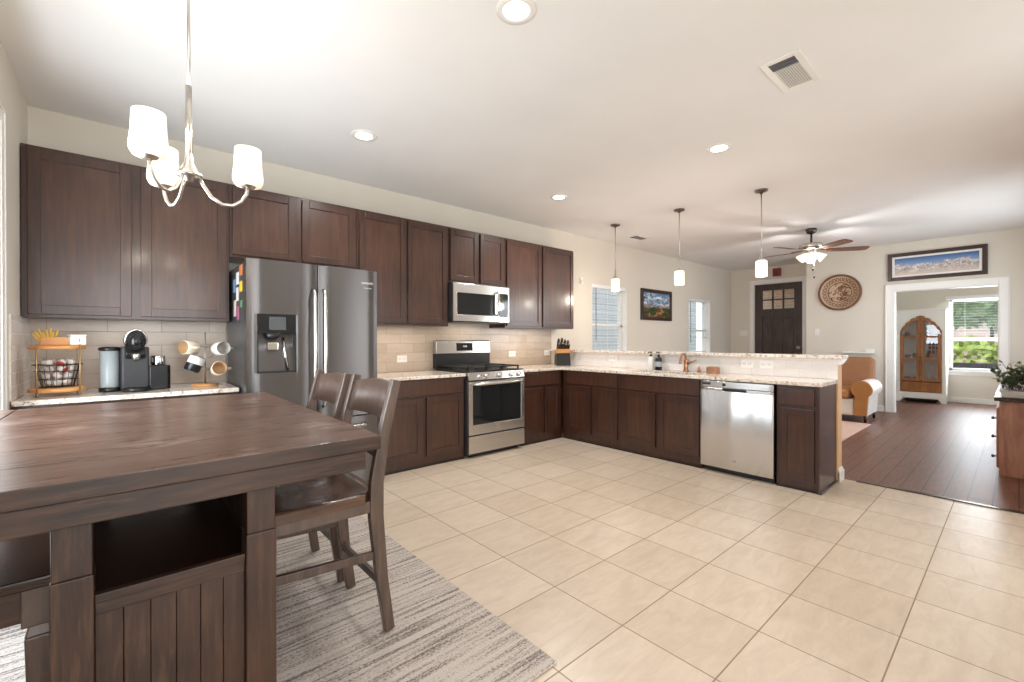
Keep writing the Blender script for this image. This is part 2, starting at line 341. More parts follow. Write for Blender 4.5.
def m_picture(name, kind):
    t = NT(name); tc = t.n('ShaderNodeTexCoord'); sep = t.n('ShaderNodeSeparateXYZ'); t.l(tc.outputs['Generated'], sep.inputs[0])
    vec = t.coords((3.2, 3.2, 1.1) if kind == 'pano' else (1.25, 1.25, 1.25), kind='Generated')
    n = t.noise(vec, 1.7, 7, 0.62, 0.4); n2 = t.noise(vec, 5.5, 6, 0.7, 1.2)
    a = t.n('ShaderNodeMath', operation='MULTIPLY_ADD'); t.l(n.outputs[0], a.inputs[0]); a.inputs[1].default_value = -0.9; 
    h = t.n('ShaderNodeMath', operation='ADD'); t.l(sep.outputs[2], h.inputs[0]); h.inputs[1].default_value = 0.45; t.l(h.outputs[0], a.inputs[2])
    if kind == 'pano':
        land = t.ramp(n2.outputs[0], [(0.3, lin((92, 88, 92))), (0.48, lin((168, 160, 160))), (0.62, lin((236, 230, 226)))]).outputs[0]
        low = t.mix(t.ramp(sep.outputs[2], [(0.05, (1, 1, 1, 1)), (0.4, (0, 0, 0, 1))]).outputs[0], land, lin((206, 190, 178)))
        sky = t.ramp(sep.outputs[2], [(0.4, lin((150, 180, 214))), (1.0, lin((42, 86, 148)))]).outputs[0]
        c = t.mix(t.ramp(a.outputs[0], [(0.58, (0, 0, 0, 1)), (0.66, (1, 1, 1, 1))]).outputs[0], low, sky)
    else:
        snow = t.ramp(n2.outputs[0], [(0.36, lin((44, 62, 86))), (0.5, lin((132, 160, 190))), (0.58, lin((236, 240, 244)))]).outputs[0]
        low = t.ramp(n2.outputs[0], [(0.36, lin((18, 26, 20))), (0.50, lin((46, 84, 44))), (0.58, lin((150, 72, 40))), (0.70, lin((226, 190, 140)))]).outputs[0]
        c = t.mix(t.ramp(sep.outputs[2], [(0.38, (0, 0, 0, 1)), (0.55, (1, 1, 1, 1))]).outputs[0], low, snow)
        c = t.mix(t.ramp(a.outputs[0], [(0.90, (0, 0, 0, 1)), (0.98, (1, 1, 1, 1))]).outputs[0], c, lin((92, 136, 178)))
    return t.set(c, 0.35)
M['pano'] = m_picture('snowy_range_print', 'pano'); M['paint'] = m_picture('alpine_painting', 'paint')

# ------------------------------------------------------------------ room shell
XL, XP, XT, XD, XE, XS = -0.49, 4.50, 4.64, 9.45, 10.4, 11.9      # left wall, peninsula wall, threshold, decor wall, entry wall, study wall
YW, YR, YRL, ZC = 4.32, -1.0, -0.45, 2.757
def sbox(name, b, mat, bevel=0): return struct(MB().box(*b).build(name, mat, None, bevel))
sbox('floor', (XL - 0.12, XT, YR - 0.12, YW + 0.12, -0.1, 0.0), M['tile'])
sbox('floor_hardwood', (XT, XS + 0.15, YR - 0.12, YW + 0.12, -0.1, 0.0), M['hard'])
struct(MB().box(XT - 0.02, XT + 0.025, YRL, 0.9, 0, 0.007).build('trim_threshold', M['slab'], None, 0.003))
sbox('ceiling', (XL - 0.12, XS + 0.15, YR - 0.12, YW + 0.12, ZC, ZC + 0.1), M['ceil'])
def wall_holes(name, axis, at, th, a0, a1, holes, mat, z1=ZC):
    """wall slab normal to axis; holes = (lo, hi, zlo, zhi) sorted along the wall"""
    mb = MB()
    def bx(u0, u1, z0, z):
        if u1 - u0 > 1e-4 and z - z0 > 1e-4:
            mb.box(*((at, at + th, u0, u1) if axis == 0 else (u0, u1, at, at + th)), z0, z)
    u = a0
    for lo, hi, zl, zh in holes:
        bx(u, lo, 0, z1); bx(lo, hi, 0, zl); bx(lo, hi, zh, z1); u = hi
    bx(u, a1, 0, z1)
    return struct(mb.build(name, mat))
W1 = (5.40, 6.32, 0.97, 2.07); W2 = (8.42, 9.36, 0.92, 2.03)
wall_holes('wall_kitchen', 1, YW, 0.18, XL - 0.12, XE + 0.15, [W1, W2], M['wall'])
wall_holes('wall_left', 0, XL - 0.12, 0.12, YR, YW, [(1.75, 3.45, 0.03, 2.34)], M['wall'])
wall_holes('wall_right', 1, YR - 0.12, 0.12, XL - 0.12, 4.7, [(-0.45, 1.1, 0.35, 2.3), (3.1, 3.8, 0.35, 2.3)], M['wall'])
wall_holes('wall_living_right', 1, YRL - 0.12, 0.12, 4.70, XD + 0.15, [(6.6, 8.6, 0.7, 2.2)], M['wall'])
sbox('wall_return', (4.64, 4.70, YR, YRL, 0, ZC), M['wall'])
OP = (0.19, 1.345, 0.0, 1.985)
wall_holes('wall_far', 0, XD, 0.12, YRL, 2.58, [OP], M['wall'])
sbox('wall_alcove', (XD + 0.12, XE, 2.46, 2.58, 0, ZC), M['wall'])
DR = (2.90, 3.83, 0.0, 2.40)
wall_holes('wall_entry', 0, XE, 0.12, 2.58, YW, [DR], M['wall'])
SW = (-0.75, 0.885, 0.60, 1.96)
wall_holes('wall_study', 0, XS, 0.15, YR, 2.46, [SW], M['wall'])
sbox('wall_study_left', (XD + 0.12, XS, 2.40, 2.46, 0, ZC), M['wall']); sbox('wall_study_right', (XD + 0.12, XS, YR - 0.1, YR, 0, ZC), M['wall'])
# peninsula half wall with tiled face, crown cap and base
pw = struct(MB().box(XP, XP + 0.125, 1.0, YW, 0, 1.03).build('wall_peninsula', M['post']))
struct(MB().box(XP - 0.008, XP, 1.0, YW - 0.008, 0.863, 1.033).build('trim_peninsula_backsplash', M['splashX']))
mb = MB()
for k, (o, z0, z1) in enumerate(((0.012, 0.985, 1.0), (0.022, 1.0, 1.018), (0.03, 1.018, 1.034))): mb.box(XP - 0.002, XP + 0.125 + o, 1.0 - o, 1.06, z0, z1)
struct(mb.build('trim_peninsula_cap', M['trimw'], None, 0.003))
mb = MB()
for o, z1 in ((0.016, 0.085), (0.011, 0.10), (0.006, 0.112)): mb.box(XP + 0.005, XP + 0.125 + o, 1.0 - o, 1.14, 0, z1)
mb.box(XP + 0.125, XP + 0.139, 1.14, YW, 0, 0.10)
struct(mb.build('baseboard_peninsula', M['trimw'], None, 0.003))
# backsplash on kitchen wall and left wall
struct(MB().box(XL, 0.62, YW - 0.008, YW, 0.863, 1.36).box(1.55, XP - 0.008, YW - 0.008, YW, 0.863, 1.36).build('trim_backsplash', M['splashY']))
struct(MB().box(XL, XL + 0.008, 3.67, YW - 0.008, 0.863, 1.35).build('trim_backsplash_side', M['splashX']))
# baseboards
for nm, b in (('baseboard_far', (XD - 0.014, XD, 1.46, 2.58, 0, 0.10)), ('baseboard_study', (XS - 0.014, XS, YR, 2.4, 0, 0.095)),
              ('baseboard_entry', (XE - 0.014, XE, 2.58, DR[0] - 0.09, 0, 0.1)), ('baseboard_kitchen', (XP + 0.14, XE, YW - 0.014, YW, 0, 0.1)), ('baseboard_study_left', (XD + 0.12, XS - 0.02, 2.386, 2.40, 0, 0.095)),
              ('baseboard_far_right', (XD - 0.014, XD, YRL, 0.09, 0, 0.1))):
    sbox(nm, b, M['trimw'], 0.003)
def casing(name, axis, at, out, lo, hi, zt, w, jamb=0.0, jd=0.0, zb=0.0, sill=False, th=0.018):
    """door/window casing on a wall face; out = direction (+1/-1) it stands proud"""
    mb = MB(); t = th * out
    def bx(u0, u1, z0, z1, d0=0.0, d1=None):
        d1 = t if d1 is None else d1; a, b = sorted((at + d0, at + d1))
        mb.box(*((a, b, u0, u1) if axis == 0 else (u0, u1, a, b)), z0, z1)
    bx(lo - w, lo, zb, zt + w); bx(hi, hi + w, zb, zt + w); bx(lo, hi, zt, zt + w)
    bx(lo - w, lo - w + 0.014, zb, zt + w, t, t * 1.7); bx(hi + w - 0.014, hi + w, zb, zt + w, t, t * 1.7); bx(lo - w, hi + w, zt + w - 0.014, zt + w, t, t * 1.7)
    if jd: bx(lo, lo + 0.012, zb, zt, 0, -jd * out); bx(hi - 0.012, hi, zb, zt, 0, -jd * out); bx(lo, hi, zt - 0.012, zt, 0, -jd * out)
    if sill: bx(lo - w, hi + w, zb - 0.035, zb, 0, 3 * t); bx(lo - w + 0.02, hi + w - 0.02, zb - 0.1, zb - 0.035)
    return struct(mb.build(name, M['trimw'], None, 0.003))
casing('trim_1', 0, XD, -1, OP[0], OP[1], OP[3], 0.105, jd=0.12)
casing('trim_2', 0, XE, -1, DR[0], DR[1], DR[3], 0.085, jd=0.06)
casing('trim_3', 0, XL, 1, 1.75, 3.45, 2.34, 0.07, jd=0.1, th=0.008)

# ------------------------------------------------------------------ windows, doors
def window_x(name, w, at, d):       # window in a wall whose normal is Y (d = depth to the glass)
    root = struct(bpy.data.objects.new(name, None)); COL.objects.link(root); root.location = (w[0], at + d, w[2])
    x0, x1, z0, z1 = w; zm = z0 + (z1 - z0) * 0.42; y = at + d
    f = MB()
    for b in ((x0, x0 + 0.045, z0, z1), (x1 - 0.045, x1, z0, z1), (x0, x1, z0, z0 + 0.045), (x0, x1, z1 - 0.045, z1), (x0, x1, zm - 0.025, zm + 0.025)): f.box(b[0], b[1], y - 0.03, y + 0.03, b[2], b[3])
    f.build('window_frame', M['trimw'], root, 0.003, True)
    MB().box(x0 + 0.04, x1 - 0.04, y - 0.003, y + 0.003, z0 + 0.04, z1 - 0.04).build('window_pane', M['glass'], root, 0, True)
    MB().box(x0, x0 + 0.006, at, y, z0, z1).box(x1 - 0.006, x1, at, y, z0, z1).box(x0, x1, at, y, z1 - 0.006, z1).box(x0 - 0.03, x1 + 0.03, at - 0.03, y, z0 - 0.02, z0 + 0.004).build('window_sill', M['trimw'], root, 0, True)
def window_y(name, w, at, d, zm=None, mull=(), out=1):
    root = struct(bpy.data.objects.new(name, None)); COL.objects.link(root); root.location = (at + d, w[0], w[2])
    y0, y1, z0, z1 = w; x = at + d; f = MB()
    L = [(y0, y0 + 0.045, z0, z1), (y1 - 0.045, y1, z0, z1), (y0, y1, z0, z0 + 0.045), (y0, y1, z1 - 0.045, z1)]
    if zm: L.append((y0, y1, zm - 0.025, zm + 0.025))
    for q in mull: L.append((q - 0.03, q + 0.03, z0, z1))
    for b in L: f.box(x - 0.03, x + 0.03, *b)
    f.build('window_frame', M['trimw'], root, 0.003, True)
    MB().box(x - 0.003, x + 0.003, y0 + 0.04, y1 - 0.04, z0 + 0.04, z1 - 0.04).build('window_pane', M['glass'], root, 0, True)
    return root
window_x('window_1', W1, YW, 0.13); window_x('window_2', W2, YW, 0.13)
r3 = window_y('window_3', SW, XS, 0.09, 1.19)
MB().box(XS - 0.035, XS + 0.06, SW[0] - 0.06, SW[1] + 0.05, SW[2] - 0.03, SW[2]).box(XS - 0.015, XS, SW[0] - 0.04, SW[1] + 0.03, SW[2] - 0.09, SW[2] - 0.03).build('window_sill', M['trimw'], r3, 0.003, True)
window_y('window_4', (1.76, 3.44, 0.04, 2.33), XL - 0.1, 0.03, None, (2.65,))
for i, w in ((5, (-0.45, 1.1, 0.35, 2.3)), (6, (3.1, 3.8, 0.35, 2.3))): window_x('window_%d' % i, w, YR - 0.12, 0.04)  # unseen windows added behind the camera for the fill light
window_x('window_7', (6.6, 8.6, 0.7, 2.2), YRL - 0.12, 0.04)  # unseen window added for the living room fill

def blinds(label, axis, at, lo, hi, z0, z1, tilt=0.04, step=0.05, depth=0.042, bottom=None):
    loc = ((lo + hi) / 2, at, z1) if axis == 1 else (at, (lo + hi) / 2, z1)
    t = thing('window_blind', label, 'blind', loc, 0, 'white slatted window blinds')
    def bx(mb, a0, a1, d0, d1, u, v): mb.box(*((a0, a1, at + d0, at + d1) if axis == 1 else (at + d0, at + d1, a0, a1)), u, v)
    mb = MB(); bx(mb, lo, hi, -0.03, 0.03, z1 - 0.06, z1); mb.build('valance', M['blind'], t, 0.003, True)
    mb = MB(); z = z1 - 0.085; c = math.cos(tilt) * depth / 2; s = math.sin(tilt) * depth / 2
    zb = bottom if bottom else z0 + 0.03
    while z > zb:
        a = [(lo + 0.01, -c, z - s), (hi - 0.01, -c, z - s), (hi - 0.01, c, z + s), (lo + 0.01, c, z + s)]
        if axis == 1: bot = [(p, at + q, r) for p, q, r in a]
        else: bot = [(at + q, p, r) for p, q, r in a]
        mb.hexa(bot, [(p, q, r + 0.0025) for p, q, r in bot]); z -= step
    mb.build('slats', M['blind'], t, 0, True)
    mb = MB(); bx(mb, lo + 0.01, hi - 0.01, -0.02, 0.02, zb - 0.03, zb - 0.012); mb.build('bottom_rail', M['blind'], t, 0.003, True)
    for q in (0.15, 0.5, 0.85):
        u = lo + (hi - lo) * q; mb = MB(); bx(mb, u - 0.002, u + 0.002, -0.001, 0.001, zb - 0.02, z1 - 0.05); mb.build('ladder_cord', M['blind'], t, 0, True)
    u = lo + (hi - lo) * 0.12; mb = MB(); p = (u, at - 0.035) if axis == 1 else (at - 0.035, u)
    mb.cyl((p[0], p[1], z1 - 0.06), (p[0], p[1], z1 - 0.06 - (z1 - z0) * 0.75), 0.005, seg=8); mb.build('tilt_wand', M['dgrey'] if axis == 1 else M['blind'], t, 0, True)
blinds('white slatted blind in the window nearest the dark cabinets', 1, YW + 0.05, W1[0] + 0.01, W1[1] - 0.01, W1[2], W1[3])
blinds('white slatted blind in the window between mountain painting and front door', 1, YW + 0.05, W2[0] + 0.01, W2[1] - 0.01, W2[2], W2[3], bottom=1.27)
blinds('half raised white blind in the study window past the wide doorway', 0, XS - 0.03, SW[0] - 0.03, SW[1] + 0.04, SW[2], SW[3] + 0.05, tilt=0.05, bottom=1.22)

# front door: six lights, vertical panels
dr = struct(bpy.data.objects.new('door_1', None)); COL.objects.link(dr); dr.location = (XE + 0.03, DR[1], 0)
x0, x1 = XE + 0.012, XE + 0.055; ya, yb = DR[0] + 0.014, DR[1] - 0.014
g0, g1, gz0, gz1 = 3.06, 3.67, 1.85, 2.25
mb = MB().box(x0, x1, ya, g0, 0.005, 2.385).box(x0, x1, g1, yb, 0.005, 2.385).box(x0, x1, g0, g1, gz1, 2.385).box(x0 + 0.014, x1, g0, g1, 0.2, 1.68).box(x0, x1, g0, g1, 1.68, gz0).box(x0, x1, g0, g1, 0.005, 0.2)
mb.build('door_leaf', M['door'], dr, 0.003, True)
mb = MB()
for k in range(3):
    u = g0 + (g1 - g0) * (k + 0.5) / 3; hw = (g1 - g0) / 6 - 0.016; mb.box(x0 + 0.004, x0 + 0.016, u - hw, u + hw, 0.24, 1.64)
mb.build('door_panel', M['door'], dr, 0.004, True)
mb = MB().box(x0 + 0.004, x1 - 0.004, g0, g1, (gz0 + gz1) / 2 - 0.014, (gz0 + gz1) / 2 + 0.014)
for k in (1, 2):
    u = g0 + (g1 - g0) * k / 3; mb.box(x0 + 0.004, x1 - 0.004, u - 0.014, u + 0.014, gz0, gz1)
mb.build('door_muntin', M['door'], dr, 0.002, True)
MB().box(x0 + 0.02, x0 + 0.026, g0, g1, gz0, gz1).build('door_pane', M['glass'], dr, 0, True)
mb = MB().cyl((x0, ya + 0.07, 1.03), (x0 - 0.012, ya + 0.07, 1.03), 0.034).cyl((x0 - 0.012, ya + 0.07, 1.03), (x0 - 0.03, ya + 0.07, 1.03), 0.012).ball((x0 - 0.05, ya + 0.07, 1.03), 0.03)
mb.build('door_knob', M['nickel'], dr, 0, True)

# ------------------------------------------------------------------ outdoors
sbox('ground', (-14, 40, -16, 22, -0.4, -0.12), plain('lawn', (122, 134, 88), 0.9, var=0.3))
nb = thing('neighbor_house', 'pale siding house close outside the living room windows', 'house', (8, 8.4, -0.12))
t_ = m_tile('pale_siding', 9.0, 0.16, 0, 0, (186, 189, 194), (202, 204, 208), (140, 142, 148), 0.008, 0.6, (0, 2), 0.5)
MB().box(1, 17, 8.4, 8.8, -0.12, 4.5).build('wall', t_, nb, 0, True); MB().box(5.6, 7.2, 8.36, 8.4, 0.9, 2.2).build('window', M['bglass'], nb, 0.003, True)
pc = thing('porch_pier', 'tan brick porch wall seen through the front door panes', 'wall', (11.9, 3.4, -0.12))
MB().box(11.9, 12.2, 2.5, 4.3, -0.12, 3.2).build('brickwork', m_tile('tan_brick', 0.2, 0.07, 0, 0, (216, 158, 122), (238, 192, 156), (226, 214, 200), 0.008, 0.8, (1, 2), 0.5), pc, 0, True)
MB().box(11.86, 12.24, 2.46, 4.34, 1.9, 1.98).build('ledge', plain('pale_stone_ledge', (214, 204, 190), 0.7), pc, 0.005, True)
tb = thing('garden_bench', 'dark garden bench outside the study window', 'bench', (15.2, 0.3, -0.12))
MB().box(15.0, 15.4, -0.6, 1.15, 0.33, 0.39).build('seat', plain('dark_bench_wood', (62, 58, 72), 0.6), tb, 0.004, True)
MB().box(15.38, 15.43, -0.6, 1.15, 0.42, 0.62).build('backrest', plain('dark_bench_back', (62, 58, 72), 0.6), tb, 0.004, True)
for yy in (-0.5, 1.05): MB().box(15.05, 15.42, yy, yy + 0.06, -0.12, 0.42).build('leg', M['dgrey'], tb, 0.003, True)
h2 = thing('street_house', 'pinkish brick house across the street outside study window', 'house', (30, -2, -0.12))
MB().box(30, 36, -10, 2.6, -0.12, 2.3).build('wall', m_tile('pink_brick', 0.6, 0.2, 0, 0, (206, 164, 150), (226, 192, 180), (216, 206, 198), 0.02, 0.8, (1, 2), 0.5), h2, 0, True)
MB().prism([(-10.5, 2.3), (3.0, 2.3), (0.5, 4.6), (-8, 4.6)], 0, 29.6, 36.4).build('roof', plain('grey_roof', (150, 146, 146), 0.8), h2, 0, True)
def bush(label, x, y, z, r, h, mat, n=420):
    t = thing('garden_bush', label, 'bush', (x, y, -0.12), 0, 'bushes outside the study window')
    mb = MB(); rnd = random.Random(int(x * 10 + y * 100))
    for i in range(n):
        a, b = rnd.uniform(0, 2 * PI), math.acos(rnd.uniform(-1, 1)); k = rnd.uniform(0.72, 1.0)
        p = Vector((x + r * k * math.cos(a) * math.sin(b), y + r * k * math.sin(a) * math.sin(b), z + h * k * math.cos(b)))
        u = Vector((rnd.uniform(-1, 1), rnd.uniform(-1, 1), rnd.uniform(-1, 1))).normalized(); w = u.orthogonal().normalized(); s = rnd.uniform(0.06, 0.13) * r
        mb.quad(p - u * s, p + w * s * 0.6, p + u * s, p - w * s * 0.6)
    mb.build('foliage', mat, t, 0, True)
    MB().tube([(x, y, -0.12), (x + 0.03, y, z)], [0.06, 0.04], 8).build('stem', M['stem'], t, 0, True)
GL = plain('bright_leaf', (186, 206, 104), 0.7, var=0.5); GD = plain('mid_green_leaf', (140, 176, 116), 0.7, var=0.5)
bush('large yellow green bush filling left half of study window', 17.0, 1.25, 0.55, 1.25, 0.75, GL, 900)
bush('low dark green bush outside the right half of study window', 17.8, -1.05, 0.2, 0.95, 0.4, GD, 500)
bush('tall pale tree crown behind the study window blind', 22.0, 0.6, 3.0, 2.6, 1.5, GD, 900)

# ------------------------------------------------------------------ cabinets
def shaker(x0, x1, z0, z1, y=-0.02, th=0.02, rail=0.058):
    mb = MB().box(x0, x0 + rail, y, y + th, z0, z1).box(x1 - rail, x1, y, y + th, z0, z1).box(x0 + rail, x1 - rail, y, y + th, z0, z0 + rail).box(x0 + rail, x1 - rail, y, y + th, z1 - rail, z1)
    return mb
def add_door(root, x0, x1, z0, z1, rail=0.058):
    d = shaker(x0, x1, z0, z1, rail=rail).build('door', M['cabd'], root, 0.0025)
    MB().box(x0 + rail - 0.002, x1 - rail + 0.002, -0.011, -0.002, z0 + rail - 0.002, z1 - rail + 0.002).build('panel', M['cab'], d)
    return d
def cabinet(name, label, loc, rz, w, d, h, doors=(), drawers=(), dark_base=False, z0=0.0):
    root = thing(name, label, 'cabinet', loc, rz)
    if name == 'sink_cabinet': MB().box(0.001, w - 0.001, 0, 0.02, z0, h).box(0.001, 0.02, 0.02, d - 0.003, z0, h).box(w - 0.02, w - 0.001, 0.02, d - 0.003, z0, h).box(0.02, w - 0.02, 0.02, d - 0.003, 0.08, 0.1).build('body', M['cabd'], root)
    else: MB().box(0.001, w - 0.001, 0, d - 0.003, z0, h).build('body', M['cabd'], root, 0.002)
    if dark_base: MB().box(0, w, -0.012, 0, 0, 0.014).build('shadow_strip', M['dark_base'], root)  # black strip put in for the shadow line under the cabinet
    for q in doors: add_door(root, *q)
    for q in drawers: MB().box(q[0], q[1], -0.02, 0, q[2], q[3]).build('drawer', M['cab'], root, 0.003)
    return root
YU = 3.99 + 0.02; UB, UT = 1.345, 2.41; UH = UT - UB
def upper(label, x0, x1, split, zb=UB, gap=0.022, l=0.02, r=0.02):
    w = x1 - x0; h = UT - zb; s = split - x0
    return cabinet('upper_cabinet', label, (x0, YU, zb), 0, w, YW - YU, h, [(l, s - gap / 2, 0.02, h - 0.022), (s + gap / 2, w - r, 0.02, h - 0.022)])
upper('wide dark wall cabinet above the coffee machine', XL + 0.003, 0.60, 0.052, gap=0.05, l=0.03)
upper('short dark wall cabinet above the refrigerator', 0.60, 1.60, 1.10, 1.845, gap=0.05)
upper('tall dark wall cabinet between refrigerator and microwave', 1.60, 2.592, 2.102, gap=0.025)
upper('short dark wall cabinet above the microwave', 2.592, 3.385, 2.997, 1.82, gap=0.03)
upper('tall dark wall cabinet right of the microwave', 3.385, 4.612, 3.994, gap=0.03)
YB, XB, CH = 3.70, 4.04, 0.833      # carcass fronts (doors stand 2 cm proud), cabinet height
DW_ = YW - YB
cabinet('base_cabinet', 'dark base cabinet under the coffee counter behind the table', (XL + 0.003, YB, 0), 0, 1.09, DW_, CH,
        [(0.03, 0.52, 0.10, 0.64), (0.57, 1.06, 0.10, 0.64)], [(0.03, 0.52, 0.67, 0.81), (0.57, 1.06, 0.67, 0.81)], True)
cabinet('base_cabinet', 'dark two door base cabinet left of the range', (1.585, YB, 0), 0, 0.995, DW_, CH,
        [(0.03, 0.512, 0.095, 0.655), (0.555, 0.975, 0.095, 0.655)], [(0.03, 0.975, 0.68, 0.822)], True)
cabinet('base_cabinet', 'dark corner base cabinet right of the range', (3.35, YB, 0), 0, 0.688, DW_, CH,
        [(0.03, 0.345, 0.10, 0.64), (0.375, 0.64, 0.10, 0.64)], [(0.03, 0.64, 0.67, 0.815)], True)
RZ = -PI / 2; DP = XP - XB
cabinet('base_cabinet', 'dark narrow door base cabinet in the counter corner before the sink', (XB, 3.68, 0), RZ, 3.68 - 2.855, DP, CH,
        [(0.07, 0.435, 0.105, 0.652), (0.47, 0.80, 0.105, 0.652)], [(0.07, 0.80, 0.675, 0.818)], True)
cabinet('sink_cabinet', 'dark sink base cabinet left of the dishwasher', (XB, 2.855, 0), RZ, 2.855 - 1.94, DP, CH,
        [(0.035, 0.435, 0.105, 0.652), (0.475, 0.895, 0.105, 0.652)], [(0.035, 0.895, 0.675, 0.818)], True)
ec = cabinet('end_cabinet', 'dark one door end cabinet right of the dishwasher', (XB, 1.315, 0), RZ, 1.315 - 1.012, DP, CH,
        [(0.025, 0.268, 0.075, 0.645)], [(0.025, 0.268, 0.672, 0.805)], True)
MB().box(0.29, 0.306, -0.02, DP, 0, CH).build('side_panel', M['cabd'], ec, 0.002)
MB().box(0.306, 0.318, -0.02, DP, 0, 0.014).build('shoe_molding', M['cabd'], ec, 0.002)

# counters
def counter(name, label, boxes, mat=M['granite']):
    mb = MB()
    for b in boxes: mb.box(*b)
    return tag(mb.build(name, mat, None, 0.004), label, 'countertop')
YC, XC = 3.655, 3.995
counter('countertop', 'speckled granite counter under the coffee machine', [(XL + 0.008, 0.605, YC, YW - 0.008, CH, CH + 0.03)])
counter('countertop', 'speckled granite counter between refrigerator and range', [(1.585, 2.575, YC, YW - 0.008, CH, CH + 0.03)])
SK = (4.07, 4.36, 2.03, 2.76)       # sink cutout x0,x1,y0,y1
counter('countertop', 'L shaped speckled granite counter around the sink', [(3.35, 4.492, YC, YW - 0.008, CH, CH + 0.03),
        (XC, SK[0], 0.99, YC, CH, CH + 0.03), (SK[1], 4.492, 0.99, YC, CH, CH + 0.03), (SK[0], SK[1], 0.99, SK[2], CH, CH + 0.03), (SK[0], SK[1], SK[3], YC, CH, CH + 0.03)])
counter('bar_top', 'raised granite bar ledge on the peninsula half wall', [(4.445, 4.635, 0.955, YW - 0.002, 1.034, 1.066)])

# ------------------------------------------------------------------ refrigerator
fr = thing('refrigerator', 'grey stainless double door refrigerator with ice dispenser', 'refrigerator', (0.615, 3.45, 0))
FW, FD, FH = 0.937, 0.80, 1.762
MB().box(0.004, FW - 0.004, 0.095, FD, 0.02, FH - 0.012).build('body', M['fside'], fr, 0.006)
def curved_door(x0, x1, z0, z1, hole=None):
    mb = MB(); n = 30; pr = [(x0, 0.085)]
    for i in range(n + 1):
        u = i / n; x = x0 + (x1 - x0) * u; e = min(u, 1 - u); pr.append((x, 0.016 * (1 - min(1, e * 5)) ** 2 - 0.0025 * math.sin(PI * u) * (0 if hole else 1) - 0.0022 * math.exp(-((u - 0.74) / 0.07) ** 2) * (1 if hole else 0)))
    pr.append((x1, 0.085))
    if not hole: mb.prism(pr, 2, z0, z1)
    else:
        hx0, hx1, hz0, hz1 = hole
        mb.prism(pr, 2, z0, hz0); mb.prism(pr, 2, hz1, z1)
        L = [p for p in pr if p[0] < hx0]; Rr = [p for p in pr if p[0] > hx1]
        mb.prism(L + [(hx0, 0.0), (hx0, 0.085)], 2, hz0, hz1); mb.prism([(hx1, 0.085), (hx1, 0.0)] + Rr, 2, hz0, hz1)
        mb.box(hx0, hx1, 0.07, 0.085, hz0, hz1)
    return mb
FZ = 0.60; DH = (0.062, 0.315, 0.97, 1.385)
ld = curved_door(0, 0.465, FZ + 0.006, FH, DH).build('left_door', M['dsteel'], fr)
rd = curved_door(0.472, FW, FZ + 0.006, FH).build('right_door', M['dsteel'], fr, 0.004)
fz = curved_door(0, FW, 0.06, FZ).build('freezer_drawer', M['dsteel'], fr, 0.004)
def bar_handle(x, z0, z1, par):
    MB().tube([(x, 0.004, z0), (x, -0.03, z0 + 0.012), (x, -0.048, z0 + 0.06), (x, -0.056, (z0 + z1) / 2), (x, -0.048, z1 - 0.06), (x, -0.03, z1 - 0.012), (x, 0.004, z1)], 0.0125, 10).build('handle', M['steelv'], par)
bar_handle(0.432, 0.70, 1.575, ld); bar_handle(0.505, 0.70, 1.575, rd)
MB().tube([(0.1, 0.0, 0.53), (0.12, -0.045, 0.53), (0.815, -0.045, 0.53), (0.835, 0.0, 0.53)], 0.0125, 10).build('handle', M['steel'], fz)
dp = MB().box(DH[0], DH[1], -0.004, 0.05, 1.245, DH[3]).build('dispenser_panel', M['bglass'], ld, 0.004)
MB().box(DH[0] + 0.075, DH[1] - 0.07, -0.006, -0.003, 1.272, 1.365).build('display', plain('dim_display', (84, 86, 88), 0.1), dp)
MB().box(DH[0], DH[0] + 0.01, 0, 0.07, DH[2], 1.245).box(DH[1] - 0.01, DH[1], 0, 0.07, DH[2], 1.245).box(DH[0], DH[1], 0, 0.07, DH[2], DH[2] + 0.012).build('dispenser_rim', M['black'], ld)
MB().hexa([(DH[0] + 0.01, 0.03, DH[2] + 0.012), (DH[1] - 0.01, 0.03, DH[2] + 0.012), (DH[1] - 0.01, 0.07, DH[2] + 0.012), (DH[0] + 0.01, 0.07, DH[2] + 0.012)],
          [(DH[0] + 0.01, 0.06, 1.245), (DH[1] - 0.01, 0.06, 1.245), (DH[1] - 0.01, 0.07, 1.245), (DH[0] + 0.01, 0.07, 1.245)]).build('dispenser_back', M['dsteel'], ld)
MB().cyl((0.165, 0.03, 1.25), (0.165, 0.03, 1.205), 0.055, 0.035).build('ice_chute', M['black'], ld)
MB().box(0.13, 0.20, 0.012, 0.03, 1.13, 1.185).build('paddle', M['chrome'], ld, 0.006)
MB().tube([(0.235, 0.03, 1.22), (0.245, 0.022, 1.1), (0.265, 0.015, 0.985)], 0.008, 8).build('water_lever', M['chrome'], ld)
text_mesh('brand_lettering', 'SAMSUNG', 0.021, M['white'], (0.848, -0.0012, 1.655), (PI / 2, 0, 0), rd)
MB().box(0.805, 0.895, 0.0, 0.0005, 1.60, 1.632).build('feature_sticker', M['dgrey'], rd)
text_mesh('sticker_lettering', 'Twin Cooling', 0.012, M['white'], (0.85, -0.0012, 1.616), (PI / 2, 0, 0), rd)
mats_ = [plain('magnet_%d' % i, c, 0.4) for i, c in enumerate(((236, 232, 226), (240, 200, 40), (206, 120, 70), (120, 150, 190), (226, 206, 196), (170, 90, 120), (90, 140, 96), (232, 226, 214)))]
